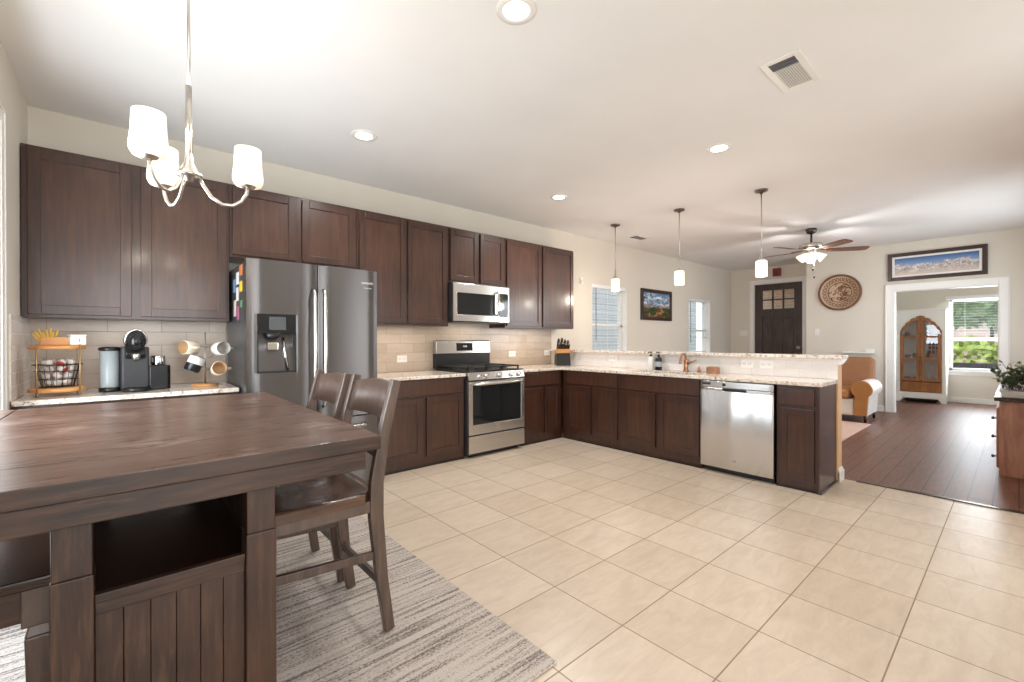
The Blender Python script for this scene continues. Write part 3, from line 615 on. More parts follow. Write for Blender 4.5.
for i, (yy, zz, w, h, mi, lab) in enumerate(((3.60, 1.70, 0.10, 0.075, 2, 'orange photo magnet highest on the refrigerator side'), (3.74, 1.655, 0.09, 0.09, 0, 'white card magnet just left of the orange photo magnet'), (3.615, 1.585, 0.085, 0.075, 1, 'yellow magnet on the refrigerator side'),
        (3.75, 1.54, 0.08, 0.10, 7, 'cream card magnet left of the yellow magnet'), (3.85, 1.44, 0.075, 0.12, 4, 'pale pink photo magnet low on the refrigerator side'), (3.73, 1.40, 0.08, 0.10, 5, 'mauve photo magnet low on the refrigerator side'), (3.87, 1.61, 0.075, 0.10, 3, 'blue photo magnet nearest the wall on the refrigerator side'), (3.62, 1.46, 0.06, 0.05, 6, 'small green magnet below the yellow magnet'))):
    tag(MB().box(0.615, 0.6188, yy, yy + w, zz - h / 2, zz + h / 2).build('refrigerator_magnet', mats_[mi], None, 0.001), lab, 'magnet', 'magnets on the refrigerator side')

# ------------------------------------------------------------------ range
rg = thing('gas_range', 'stainless gas range with five knobs and black grates', 'stove', (2.582, 3.62, 0))
RW = 0.757
MB().box(0.004, RW - 0.004, 0.03, 0.66, 0.03, 0.862).build('body', M['dgrey'], rg, 0.004)
MB().box(0.05, RW - 0.05, 0.06, 0.6, 0.0, 0.03).build('foot_rail', M['black'], rg)
MB().box(0.0, RW, 0.0, 0.03, 0.048, 0.222).build('drawer', M['steel'], rg, 0.004)
od = MB().box(0.0, RW, 0.0, 0.03, 0.236, 0.335).box(0.0, 0.052, 0, 0.03, 0.335, 0.775).box(RW - 0.052, RW, 0, 0.03, 0.335, 0.775).box(0.052, RW - 0.052, 0, 0.03, 0.735, 0.775).build('oven_door', M['steel'], rg, 0.003)
MB().box(0.052, RW - 0.052, 0.004, 0.026, 0.335, 0.735).build('oven_window', M['bglass'], od)
MB().tube([(0.06, 0.0, 0.748), (0.06, -0.042, 0.752), (0.09, -0.055, 0.753), (RW - 0.09, -0.055, 0.753), (RW - 0.06, -0.042, 0.752), (RW - 0.06, 0.0, 0.748)], 0.0145, 12).build('handle', M['steel'], od)
em = MB().cyl((RW / 2, 0.0, 0.29), (RW / 2, -0.003, 0.29), 0.019).build('emblem', M['chrome'], od)
text_mesh('emblem_lettering', 'GE', 0.02, M['dgrey'], (RW / 2, -0.0038, 0.29), (PI / 2, 0, 0), em)
cp = MB().hexa([(0, -0.004, 0.79), (RW, -0.004, 0.79), (RW, 0.08, 0.79), (0, 0.08, 0.79)], [(0, 0.018, 0.868), (RW, 0.018, 0.868), (RW, 0.08, 0.868), (0, 0.08, 0.868)]).build('control_panel', M['steel'], rg, 0.003)
for kx in (0.135, 0.23, 0.40, 0.575, 0.665):
    c = Vector((kx, 0.006, 0.828)); n = Vector((0, -0.96, 0.27))
    k = MB().tube([c, c + n * 0.012, c + n * 0.014, c + n * 0.036], [0.027, 0.027, 0.022, 0.019], 20).build('knob', M['chrome'], cp)
    MB().hexa([tuple(c + n * 0.034 + Vector((a, 0, b))) for a, b in ((-0.004, -0.018), (0.004, -0.018), (0.004, 0.018), (-0.004, 0.018))], [tuple(c + n * 0.043 + Vector((a, 0, b))) for a, b in ((-0.003, -0.017), (0.003, -0.017), (0.003, 0.017), (-0.003, 0.017))]).build('knob_grip', M['steel'], k)
ck = MB().box(0.0, RW, 0.02, 0.645, 0.868, 0.882).build('cooktop', M['black'], rg, 0.004)
for gx0, gx1 in ((0.03, 0.265), (0.27, 0.487), (0.492, 0.727)):
    mb = MB(); y0, y1, z0, z1 = 0.06, 0.60, 0.905, 0.921
    for q in (gx0, gx1 - 0.016): mb.box(q, q + 0.016, y0, y1, z0, z1)
    for q in (y0, (y0 + y1) / 2 - 0.008, y1 - 0.016): mb.box(gx0, gx1, q, q + 0.016, z0, z1)
    xm = (gx0 + gx1) / 2
    for q in (0.12, 0.195, 0.375, 0.465, 0.54): mb.box(gx0 + 0.016, xm - 0.03, q, q + 0.012, z0, z1).box(xm + 0.03, gx1 - 0.016, q, q + 0.012, z0, z1)
    for a in (gx0, gx1 - 0.016):
        for b in (y0, y1 - 0.016): mb.box(a, a + 0.016, b, b + 0.016, 0.882, z0)
    mb.build('grate', M['iron'], ck, 0.002)
for bx, by in ((0.148, 0.19), (0.148, 0.47), (0.378, 0.33), (0.61, 0.19), (0.61, 0.47)):
    MB().lathe([(0.0, 0.902), (0.03, 0.902), (0.034, 0.898), (0.034, 0.893), (0.046, 0.891), (0.046, 0.882)], (bx, by, 0)).build('burner', M['iron'], ck)
bg = MB().box(0.0, RW, 0.62, 0.69, 0.882, 1.045).build('backguard', M['black'], rg, 0.004)
bs = MB().prism([(0.612, 1.045), (0.69, 1.045), (0.69, 1.195), (0.635, 1.195), (0.622, 1.185)], 0, 0.0, RW).build('backguard_cap', M['steel'], rg, 0.004)
dsp = MB().hexa([(0.27, 0.609, 1.075), (0.49, 0.609, 1.075), (0.49, 0.63, 1.075), (0.27, 0.63, 1.075)], [(0.27, 0.6155, 1.165), (0.49, 0.6155, 1.165), (0.49, 0.64, 1.165), (0.27, 0.64, 1.165)]).build('display_panel', M['bglass'], bs)
text_mesh('clock_digits', '12:00', 0.026, M['led'], (0.38, 0.6105, 1.125), (PI / 2 - 0.07, 0, 0), dsp)

# ------------------------------------------------------------------ microwave
mw = thing('microwave', 'stainless over the range microwave with black window', 'microwave', (2.592, 3.91, 1.40))
MWW, MWH = 0.775, 0.405
MB().box(0.003, MWW - 0.003, 0.03, 0.408, 0.0, MWH + 0.012).build('body', M['dgrey'], mw, 0.004)
md = MB().box(0, 0.60, 0, 0.03, 0, 0.072).box(0, 0.60, 0, 0.03, 0.305, MWH).box(0, 0.05, 0, 0.03, 0.072, 0.305).box(0.565, 0.60, 0, 0.03, 0.072, 0.305).build('door', M['steel'], mw, 0.003)
MB().box(0.05, 0.565, 0.004, 0.026, 0.072, 0.305).build('door_window', M['bglass'], md)
MB().tube([(0.583, 0, 0.075), (0.583, -0.035, 0.085), (0.583, -0.046, 0.13), (0.583, -0.046, 0.28), (0.583, -0.035, 0.325), (0.583, 0, 0.335)], 0.012, 10).build('handle', M['chrome'], md)
mp_ = MB().box(0.605, MWW, 0, 0.03, 0, MWH).build('control_column', M['steel'], mw, 0.003)
MB().box(0.628, MWW - 0.02, -0.003, 0.001, 0.06, 0.33).build('keypad', M['bglass'], mp_, 0.001)
MB().box(0.03, MWW - 0.03, 0.03, 0.36, -0.012, 0.0).build('vent_grille', M['black'], mw)
light('cooktop_lamp', 'AREA', (2.97, 4.12, 1.38), 1.0, WARM, (0, 0, 0), 0.4, 0.12)
for nm, x in (('cabinet_lamp_left', 2.0), ('cabinet_lamp_right', 3.85)): light(nm, 'AREA', (x, 4.12, 1.335), 1.3, WARM, (0, 0, 0), 0.8, 0.05)
light('cabinet_lamp_coffee', 'AREA', (0.05, 4.15, 1.335), 0.5, SOFT, (0, 0, 0), 0.9, 0.05)

# ------------------------------------------------------------------ dishwasher
dw = thing('dishwasher', 'stainless dishwasher built into the peninsula', 'dishwasher', (XB - 0.045, 1.936, 0), RZ)
DWW = 0.612
MB().box(0.01, DWW - 0.01, 0.03, 0.48, 0.09, 0.825).build('body', M['dgrey'], dw)
dd = MB()
pr = [(0, 0.03), (0, 0.004), (0.03, 0.0), (DWW - 0.03, 0.0), (DWW, 0.004), (DWW, 0.03)]
bow = [(DWW * k / 36, -0.0035 * math.sin(PI * k / 36) - 0.0012 * math.sin(PI * 5.2 * k / 36 + 0.6) + 0.001) for k in range(37)]
dd.prism([(0, 0.03)] + bow + [(DWW, 0.03)], 2, 0.052, 0.742, True).prism([(0, .03), (0, .004), (.03, 0), (.2, 0), (.2, .03)], 2, 0.742, 0.765).prism([(.4, .03), (.4, 0), (DWW - .03, 0), (DWW, .004), (DWW, .03)], 2, 0.742, 0.765)
dd.box(0.2, 0.4, 0.024, 0.03, 0.742, 0.765)
dd = dd.build('door', M['steelv'], dw, 0.003)
MB().prism(pr, 2, 0.768, 0.825).build('control_strip', M['steel'], dd, 0.003)
MB().prism([(0.2, 0.004), (0.4, 0.004), (0.385, -0.006), (0.215, -0.006)], 2, 0.745, 0.763).build('pocket_handle', M['black'], dd, 0.002)
MB().box(0.02, 0.095, -0.001, 0.002, 0.79, 0.81).build('label_strip', M['dgrey'], dd)
MB().cyl((0.215, 0.0, 0.797), (0.215, -0.006, 0.797), 0.014).build('power_button', M['black'], dd)
em = MB().cyl((0.30, 0.0, 0.135), (0.30, -0.003, 0.135), 0.018).build('emblem', M['dsteel'], dd)
text_mesh('emblem_lettering', 'GE', 0.019, M['dgrey'], (0.30, -0.0038, 0.135), (PI / 2, 0, 0), em)
MB().box(0.01, DWW - 0.01, 0.06, 0.08, 0.0, 0.05).build('kick_plate', M['black'], dw)

# ------------------------------------------------------------------ sink, faucet, bottles
sk = thing('kitchen_sink', 'stainless undermount sink in the peninsula counter', 'sink', (4.2, 2.4, CH))
mb = MB(); a, b, c, d = SK; z = 0.66
for q in ((a, a + .003, c, d), (b - .003, b, c, d), (a, b, c, c + .003), (a, b, d - .003, d)): mb.box(*q, z, CH)
mb.box(a, b, c, d, z - 0.003, z); mb.build('basin', M['steel'], sk, 0, True)
MB().lathe([(0.0, 0.0), (0.04, 0.002), (0.045, 0.0)], (4.22, 2.4, z + 0.001)).build('drain', M['chrome'], sk, 0, True)
fc = thing('faucet', 'bronze high pull down kitchen faucet behind the sink', 'faucet', (4.43, 2.30, CH + 0.03))
MB().lathe([(0.0, 0), (0.032, 0), (0.03, 0.012), (0.022, 0.02), (0.02, 0.10), (0.024, 0.115), (0.018, 0.13), (0, 0.13)]).build('body', M['copper'], fc)
MB().tube([(0, 0, 0.125)] + [(-0.055 + 0.055 * math.cos(q), 0, 0.125 + 0.06 * math.sin(q)) for q in [0.3, .7, 1.1, 1.5, 1.9, 2.3, 2.7]] + [(-0.115, 0, 0.11), (-0.12, 0, 0.085)], [0.011] * 8 + [0.014, 0.016], 10).build('spout', M['copper'], fc)
MB().tube([(0, -0.02, 0.08), (0, -0.05, 0.10), (0.0, -0.11, 0.125)], [0.012, 0.009, 0.007], 8).build('lever', M['copper'], fc)
tag(MB().lathe([(0, 0), (0.018, 0), (0.016, 0.03), (0.011, 0.035), (0.012, 0.06), (0, 0.062)], (4.43, 2.16, CH + 0.03)).build('sink_sprayer', M['copper'], None), 'short copper side sprayer beside the faucet', 'sprayer')
def soap(label, x, y, mat, capm, band):
    t = thing('soap_bottle', label, 'bottle', (x, y, CH + 0.03), 0, 'soap bottles by the sink')
    MB().lathe([(0, 0), (0.034, 0), (0.037, 0.006), (0.037, 0.115), (0.03, 0.135), (0.014, 0.145), (0.014, 0.155), (0, 0.155)]).build('body', mat, t)
    p = MB().cyl((0, 0, 0.15), (0, 0, 0.168), 0.016).cyl((0, 0, 0.168), (0, 0, 0.192), 0.005, seg=8).box(-0.045, 0.012, -0.009, 0.009, 0.19, 0.203).build('pump', capm, t, 0.002)
    if band: MB().lathe([(0.0375, 0.04), (0.0375, 0.095)]).build('label_band', band, t)
soap('white pump soap bottle behind the sink', 4.41, 2.70, M['white'], M['black'], None)
soap('black pump soap bottle with pale label behind the sink', 4.41, 2.605, M['black'], M['black'], plain('bottle_label', (176, 180, 186), 0.5))
sp = thing('sponge_holder', 'small copper sponge caddy right of the faucet', 'caddy', (4.37, 1.99, CH + 0.03))
mb = MB()
for q in ((-.04, -.034, -.05, .05), (.034, .04, -.05, .05), (-.034, .034, -.05, -.044), (-.034, .034, .044, .05)): mb.box(*q, 0.0, 0.065)
mb.box(-.034, .034, -.044, .044, 0, .006).build('box', M['copper'], sp, 0.002)
MB().box(-.026, .026, -.04, .04, .008, .07).build('sponge', plain('tan_sponge', (176, 128, 88), 0.9), sp, 0.004)

# knife block
kb = thing('knife_block', 'black knife block with light wood band in the counter corner', 'knife block', (4.325, 3.95, CH + 0.03), math.radians(-35)); kb.scale = (1.2, 1.2, 1.25)
MB().prism([(-0.075, 0), (0.075, 0), (0.075, 0.10), (-0.01, 0.155), (-0.045, 0.13)], 0, -0.075, 0.075).build('block', M['black'], kb, 0.004)
dirn = Vector((0, -0.55, 0.84)).normalized()
MB().hexa([(-.076, .076, .10), (.076, .076, .10), (.076, -.046, .13), (-.076, -.046, .13)][::1], [(-.076, .05, .155), (.076, .05, .155), (.076, -.066, .175), (-.076, -.066, .175)]).build('wood_band', M['bamboo'], kb, 0.003)
cz, sz = math.cos(math.radians(-35)), math.sin(math.radians(-35))
for i, (kx, ky, L) in enumerate(((-0.05, 0.03, 0.11), (-0.015, 0.03, 0.12), (0.02, 0.03, 0.10), (0.055, 0.03, 0.09), (-0.05, -0.025, 0.085), (-0.015, -0.025, 0.09), (0.02, -0.025, 0.08), (0.055, -0.025, 0.075))):
    w = thing('knife', ['black handled knife in back row of the knife block', 'black handled knife in front row of the knife block'][i > 3], 'knife', (4.325 + 1.2 * (cz * kx - sz * ky), 3.95 + 1.2 * (sz * kx + cz * ky), CH + 0.03 + 0.222 - (0.022 if ky < 0 else 0.0)), math.radians(-35), 'knives in the block, %s row' % ('back' if i < 4 else 'front'))
    w.scale = (1.5, 1.4, 1.25)
    MB().sweep([dirn * -0.012, dirn * (L * 0.5), dirn * L], [0.016, 0.02, 0.018], [0.024, 0.022, 0.028], Vector((1, 0, 0))).build('handle', M['black'], w, 0.004)
    MB().sweep([dirn * L, dirn * (L + 0.006)], 0.017, 0.026, Vector((1, 0, 0))).build('end_cap', M['steel'], w)

# ------------------------------------------------------------------ outlets and switches
def plate(name, label, cat, p, axis, w=0.115, h=0.075, kind='outlet', grp='white outlet plates on the backsplash'):
    t = thing(name, label, cat, p, 0 if axis == 1 else RZ, grp)
    MB().box(-w / 2, w / 2, -0.006, 0, -h / 2, h / 2).build('plate', M['white'], t, 0.002)
    g = 2 if w > 0.09 else 1
    for k in range(g):
        cx = 0 if g == 1 else (-0.025 + 0.05 * k)
        if kind == 'outlet':
            s = MB().box(cx - 0.018, cx + 0.018, -0.0085, -0.006, -0.014, 0.014).build('socket', M['white'], t, 0.003)
            MB().box(cx - 0.009, cx - 0.006, -0.0088, -0.008, -0.004, 0.006).box(cx + 0.006, cx + 0.009, -0.0088, -0.008, -0.004, 0.006).build('slot', M['dgrey'], s)
        else: MB().box(cx - 0.008, cx + 0.008, -0.011, -0.006, -0.02, 0.02).build('rocker', M['white'], t, 0.002)
ZO = 1.0
yw_ = YW - 0.008; xs_ = XP - 0.008
plate('wall_outlet', 'white outlet plate on the backsplash left of the range', 'outlet', (2.205, yw_, 1.0), 1)
plate('wall_outlet', 'white outlet plate on the backsplash just right of the range', 'outlet', (3.76, yw_, 1.02), 1)
plate('wall_outlet', 'white outlet plate behind the knife block', 'outlet', (4.40, yw_, 1.02), 1)
plate('wall_outlet', 'white outlet plate on the peninsula backsplash under the near window', 'outlet', (xs_, 3.27, 0.975), 0)
plate('wall_outlet', 'left of two white outlet plates above the dishwasher', 'outlet', (xs_, 1.715, 0.965), 0)
plate('wall_outlet', 'right of two white outlet plates above the dishwasher', 'outlet', (xs_, 1.545, 0.965), 0)
plate('light_switch', 'white switch plate left of the front door', 'switch', (XE, 4.04, 1.33), 0, 0.16, 0.12, 'switch', None)
plate('light_switch', 'white single switch plate under the round wall plaque', 'switch', (XD, 2.41, 1.33), 0, 0.075, 0.12, 'switch', None)
th = thing('motion_sensor', 'small white sensor on wall right of the upper cabinets', 'sensor', (5.13, YW, 2.08))
MB().box(-0.03, 0.03, -0.025, 0, -0.05, 0.05).build('case', M['white'], th, 0.006); MB().box(-0.024, 0.006, -0.028, -0.024, -0.035, 0.02).build('lens', plain('sensor_lens', (200, 198, 196), 0.3), th, 0.003)
al = thing('fire_alarm', 'red fire alarm box above the front door', 'alarm', (XE, 3.37, 2.62), RZ)
MB().box(-0.075, 0.075, -0.05, 0, -0.085, 0.085).build('case', M['red'], al, 0.008); MB().box(-0.04, 0.04, -0.058, -0.05, -0.055, 0.02).build('strobe', plain('strobe_lens', (120, 60, 58), 0.2), al, 0.006)
wl = thing('wall_ledge', 'slim white wall ledge left of the tan armchair', 'shelf', (XD, 1.80, 0.96), RZ)
MB().box(-0.22, 0.22, -0.09, 0, 0, 0.022).build('board', M['trimw'], wl, 0.003); MB().box(0.10, 0.22, -0.08, 0, 0.022, 0.07).build('end_block', M['trimw'], wl, 0.003)

# ------------------------------------------------------------------ coffee corner
CT = CH + 0.03
ts = thing('tiered_stand', 'two tier round wooden stand with thin brass posts', 'stand', (-0.318, 3.88, CT))
for z in (0.028, 0.285):
    MB().lathe([(0, z), (0.123, z), (0.127, z + 0.004), (0.127, z + 0.018), (0.123, z + 0.022), (0, z + 0.022)], (0, 0, 0), 40).build('tier', M['bamboo'], ts)
for a in (20, 110, 200, 290):
    x, y = 0.123 * math.cos(math.radians(a + 32)), 0.123 * math.sin(math.radians(a + 32))
    MB().cyl((x * 1.05, y * 1.05, 0), (x * 1.05, y * 1.05, 0.315), 0.0032, seg=8).build('post', plain('brass_rod', (196, 168, 122), 0.3, 1.0), ts)
wb = thing('wire_basket', 'black wire basket of coffee pods on the lower tier', 'basket', (-0.318, 3.88, CT + 0.051))
mb = MB()
def sq(r, z, n=24): return [((r + 0.012 * math.cos(4 * 2 * PI * k / n)) * math.cos(2 * PI * k / n) * 1.05, (r + 0.012 * math.cos(4 * 2 * PI * k / n)) * math.sin(2 * PI * k / n) * 0.9, z) for k in range(n + 1)]
for r, z in ((0.066, 0.004), (0.075, 0.05), (0.085, 0.10), (0.092, 0.14)): mb.tube(sq(r, z), 0.0022 if z < 0.14 else 0.0035, 6)
for k in range(20):
    a = 2 * PI * k / 20; mb.tube([(0.070 * math.cos(a), 0.060 * math.sin(a), 0.004), (0.097 * math.cos(a), 0.083 * math.sin(a), 0.14)], 0.0015, 5)
for k in range(-2, 3): mb.tube([(-0.06, k * 0.02, 0.004), (0.06, k * 0.02, 0.004)], 0.0015, 5)
mb.build('wire', M['black'], wb)
pod0 = None; rnd = random.Random(3); POD = []
podm = [plain('pod_white', (232, 226, 220), 0.5), plain('pod_foil', (206, 196, 190), 0.45), plain('pod_red', (168, 62, 54), 0.5)]
spots = []
for L, (r, z, n) in enumerate(((0.034, 0.032, 4), (0.043, 0.073, 5), (0.052, 0.114, 6), (0.055, 0.153, 6))):
    for k in range(n): spots.append((r * math.cos(2 * PI * k / n + L), r * 0.85 * math.sin(2 * PI * k / n + L), z))
for i, (x, y, z) in enumerate(spots):
    t = thing('coffee_pod', 'white foil lidded coffee pod in the wire basket', 'coffee pod', (-0.318 + x, 3.88 + y, CT + 0.051 + z), 0, 'coffee pods in the wire basket')
    t.scale = (0.86, 0.86, 0.86); t.rotation_euler = (rnd.uniform(0.6, 2.4), rnd.uniform(-0.6, 0.6), rnd.uniform(0, 6.2))
    if i == 0:
        b_ = MB().lathe([(0, -0.02), (0.018, -0.02), (0.024, 0.018), (0.0, 0.018)], seg=16).build('cup', podm[0], t)
        l_ = MB().lathe([(0, 0.021), (0.026, 0.021), (0.027, 0.018), (0.0, 0.018)], seg=16).build('lid', podm[1], t); POD = [b_, l_]; REDLID = None
    else:
        for s in POD:
            c = s.copy()
            if s.name.startswith('lid') and i % 5 == 2:
                if not REDLID: REDLID = s.data.copy(); REDLID.materials[0] = podm[2]
                c.data = REDLID
            COL.objects.link(c); c.parent = t
bc = thing('bamboo_box', 'honey bamboo box on the upper tier of the stand', 'box', (-0.33, 3.90, CT + 0.3075))
mb = MB()
for q in ((-.065, -.059, -.045, .045), (.059, .065, -.045, .045), (-.059, .059, -.045, -.039), (-.059, .059, .039, .045)): mb.box(*q, 0, 0.05)
mb.box(-.059, .059, -.039, .039, 0, .006).box(-.004, .004, -.039, .039, .006, .045).build('tray', M['bamboo'], bc, 0.002)
for i in range(8):
    a = -0.62 + i * 0.12; x = -0.05 + 0.006 * i; y = 3.885 + 0.012 * (i % 3)
    p0 = Vector((-0.33 + x, y, CT + 0.3155)); d_ = Vector((math.sin(a), 0.1 * ((i % 3) - 1), math.cos(a))); 
    tag(MB().sweep([p0, p0 + d_ * (0.075 + 0.012 * (i % 3))], 0.009, 0.009, Vector((0, 1, 0))).build('sugar_stick', M['yellow'], None, 0.003), 'yellow paper sugar stick standing in the bamboo box', 'sugar stick', 'yellow sticks in the bamboo box')
wt = thing('tea_tin', 'small white canister with black mark on the upper tier', 'canister', (-0.232, 3.85, CT + 0.3075), math.radians(15))
MB().box(-.037, .037, -.036, .036, 0, .056).build('body', M['white'], wt, 0.009, seg=3); MB().box(-.038, .038, -.037, .037, .056, .066).build('lid', M['white'], wt, 0.006)
text_mesh('lettering', 'T', 0.03, M['black'], (0.004, -0.0365, 0.03), (PI / 2, 0, 0), wt)
# coffee machine
cm = thing('coffee_machine', 'dark grey pod coffee maker with clear tank at left', 'coffee maker', (0.040, 3.93, CT), math.radians(6))
cm.scale = (0.86, 0.92, 1.0)
MB().box(-0.085, 0.085, -0.05, 0.13, 0.0, 0.295).build('body', M['dgrey'], cm, 0.014, seg=3)
MB().prism([(-0.085, 0.245), (-0.06, 0.215), (0.12, 0.215), (0.12, 0.30), (-0.05, 0.30)], 0, -0.062, 0.062).build('brew_group', M['black'], cm, 0.01)
hd = MB().tube([(0, 0.10, 0.335), (0, 0.02, 0.338), (0, -0.08, 0.335), (0, -0.11, 0.328)], [0.055, 0.065, 0.064, 0.05], 20).build('brew_head', M['black'], cm)
MB().tube([(0.064 * math.cos(a), -0.075 - 0.012 * math.sin(a), 0.335 + 0.072 * math.sin(a)) for a in [PI * k / 12 for k in range(-1, 14)]], 0.0075, 8).build('chrome_arch', M['chrome'], hd)
MB().lathe([(0, 0), (0.04, 0), (0.046, 0.01), (0.046, 0.016), (0, 0.016)], (0, -0.11, 0.33), 20, Matrix.Rotation(PI / 2, 3, 'X')).build('front_lens', M['bglass'], hd)
MB().lathe([(0, 0.175), (0.02, 0.175), (0.035, 0.215), (0.0, 0.22)], (0, -0.07, 0.03), 16).build('nozzle', M['steel'], cm)
MB().lathe([(0, 0), (0.085, 0), (0.09, 0.006), (0.09, 0.02), (0.084, 0.026), (0, 0.026)], (0, -0.075, 0), 28).build('drip_tray', M['black'], cm)
tk = MB().lathe([(0.0, 0.03), (0.056, 0.03), (0.058, 0.036), (0.058, 0.27), (0.055, 0.27), (0.055, 0.04), (0, 0.038)], (-0.142, 0.03, 0), 28).build('water_tank', M['tank'], cm)
MB().lathe([(0, 0.27), (0.062, 0.27), (0.066, 0.276), (0.066, 0.288), (0.05, 0.296), (0, 0.298)], (-0.142, 0.03, 0), 28).build('tank_lid', M['black'], tk)
MB().lathe([(0, 0), (0.064, 0), (0.064, 0.026), (0.05, 0.03), (0, 0.03)], (-0.142, 0.03, 0), 28).build('tank_base', M['black'], tk)
MB().prism([(0.085, -0.05), (0.20, -0.05), (0.222, -0.03), (0.222, 0.07), (0.2, 0.09), (0.085, 0.09)], 2, 0.0, 0.165).build('frother_base', M['black'], cm, 0.006)
fcup = MB().lathe([(0.0, 0.166), (0.045, 0.166), (0.047, 0.172), (0.047, 0.225), (0.044, 0.232), (0, 0.234)], (0.15, 0.02, 0), 24).build('frother_cup', M['chrome'], cm)
MB().box(0.10, 0.118, -0.035, 0.0, 0.185, 0.225).build('cup_handle', M['black'], fcup, 0.005)
# mug tree
mt = thing('mug_tree', 'metal mug tree on a round wooden base', 'mug rack', (0.440, 3.98, CT))
MB().lathe([(0, 0), (0.082, 0), (0.086, 0.004), (0.084, 0.014), (0, 0.016)]).build('base', M['bamboo'], mt)
MB().cyl((0, 0, 0.014), (0, 0, 0.395), 0.0055, seg=10).build('post', M['nickel'], mt)
mk = MB()
MUG = [(-1, -0.35, 0.29), (0.95, -0.45, 0.285), (-0.65, -0.8, 0.20), (0.6, -0.7, 0.12), (-0.85, 0.5, 0.12), (0.8, 0.6, 0.2)]
for dx, dy, z in MUG: mk.tube([(0, 0, z), (dx * 0.05, dy * 0.05, z + 0.012), (dx * 0.075, dy * 0.075, z + 0.035)], 0.0035, 8)
mk.build('hooks', M['nickel'], mt)
def mug(label, loc, axis, mat, inner, band=None):
    t = thing('coffee_mug', label, 'mug', loc, 0, 'mugs on the mug tree')
    z = Vector(axis).normalized(); rot = z.to_track_quat('Z', 'Y'); t.rotation_mode = 'QUATERNION'; t.rotation_quaternion = rot; t.scale = (1.15, 1.15, 1.15)
    o = MB().lathe([(0, -0.045), (0.034, -0.045), (0.042, -0.036), (0.043, 0.045), (0.040, 0.047)], seg=28).build('outside', mat, t)
    MB().lathe([(0.040, 0.047), (0.039, -0.036), (0, -0.04)], seg=28).build('inside', inner, t)
    if band: MB().lathe([(0.0345, -0.0455), (0.0425, -0.0365), (0.0436, 0.002)], seg=28).build('glaze_band', band, t)
    MB().tube([(0.041, 0, 0.028), (0.062, 0, 0.026), (0.072, 0, 0.008), (0.068, 0, -0.012), (0.042, 0, -0.024)], 0.006, 8).build('handle', mat, t)
    return t
bx0, by0 = 0.440, 3.98
tan_ = plain('tan_glaze', (206, 172, 132), 0.3)
mug('cream mug facing left at the top of the mug tree', (bx0 - 0.095, by0 - 0.06, CT + 0.285), (-0.85, -0.6, 0.05), M['offw'], tan_)
mug('white mug with grey inside at upper right of mug tree', (bx0 + 0.085, by0 - 0.08, CT + 0.275), (0.25, -0.95, 0.1), M['white'], plain('grey_glaze', (196, 192, 184), 0.3))
mug('white mug with black lower half on the mug tree', (bx0 - 0.075, by0 - 0.10, CT + 0.165), (0.4, 0.05, 0.9), M['white'], M['white'], M['black'])
mug('cream mug with tan inside at lower right of mug tree', (bx0 + 0.072, by0 - 0.09, CT + 0.125), (0.0, -0.97, 0.2), M['offw'], tan_)

# ------------------------------------------------------------------ rug, table, seating
tag(MB().box(-0.47, 1.197, 1.122, 3.30, 0.0, 0.012).build('area_rug', M['rug'], None, 0.005), 'grey and cream striped rug under the dining table', 'rug')
TX0, TX1, TY0, TY1, TZ = -0.445, 0.645, 1.409, 3.07, 0.88
tb = thing('dining_table', 'dark rustic counter height dining table with storage base', 'table', (0.10, 2.24, 0.012))
def tp(mb, name, mat, bev=0.003): return mb.build(name, mat, tb, bev, True)
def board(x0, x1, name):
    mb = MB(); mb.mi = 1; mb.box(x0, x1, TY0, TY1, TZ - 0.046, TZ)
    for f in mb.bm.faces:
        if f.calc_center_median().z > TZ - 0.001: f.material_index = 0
    tp(mb, name, [M['table'], M['tablewx']], 0.004)  # top face takes the wood with painted sheen, sides the darker wood
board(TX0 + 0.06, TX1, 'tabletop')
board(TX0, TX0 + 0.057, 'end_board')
tp(MB().box(-0.40, 0.595, TY0 + 0.008, TY0 + 0.033, TZ - 0.106, TZ - 0.046).box(-0.40, 0.595, TY1 - 0.033, TY1 - 0.008, TZ - 0.106, TZ - 0.046).box(-0.40, -0.375, TY0 + 0.033, TY1 - 0.033, TZ - 0.106, TZ - 0.046).box(0.57, 0.595, TY0 + 0.033, TY1 - 0.033, TZ - 0.106, TZ - 0.046), 'apron', M['tablewx'])
BY0, BY1 = 1.459, 3.02
for xa, xb in ((-0.136, -0.061), (0.258, 0.336)):
    for ya in (BY0, BY1 - 0.078):
        mb = MB().box(xa, xb, ya, ya + 0.078, 0.012, 0.638).box(xa + 0.002, xb - 0.002, ya + 0.003, ya + 0.075, 0.638, TZ - 0.046); tp(mb, 'leg', M['tablew'])
for yy in (BY0 + 0.02, BY1 - 0.045):
    tp(MB().box(-0.061, 0.258, yy, yy + 0.025, 0.528, 0.578), 'rail', M['tablewx'])
    mb = MB(); n = 6; xs = [-0.061 + 0.319 * k / n for k in range(n + 1)]
    for k in range(n): mb.box(xs[k] + 0.0006, xs[k + 1] - 0.0006, yy + 0.006, yy + 0.02, 0.05, 0.528)
    tp(mb, 'board_panel', M['tablew'], 0.0016)
    tp(MB().box(-0.061, 0.258, *sorted((yy - 0.004 if yy < 2 else yy + 0.029, yy + 0.0125)), 0.558, 0.580), 'ledge', M['tablewx'], 0.002)
for xx in (-0.115, 0.30):
    mb = MB(); n = 14; ys = [BY0 + 0.078 + (BY1 - BY0 - 0.156) * k / n for k in range(n + 1)]
    for k in range(n): mb.box(xx, xx + 0.014, ys[k] + 0.0015, ys[k + 1] - 0.0015, 0.05, 0.774)
    mb.box(xx - 0.004, xx + 0.02, BY0 + 0.078, BY1 - 0.078, 0.528, 0.578); tp(mb, 'side_panel', M['tablew'], 0.003)
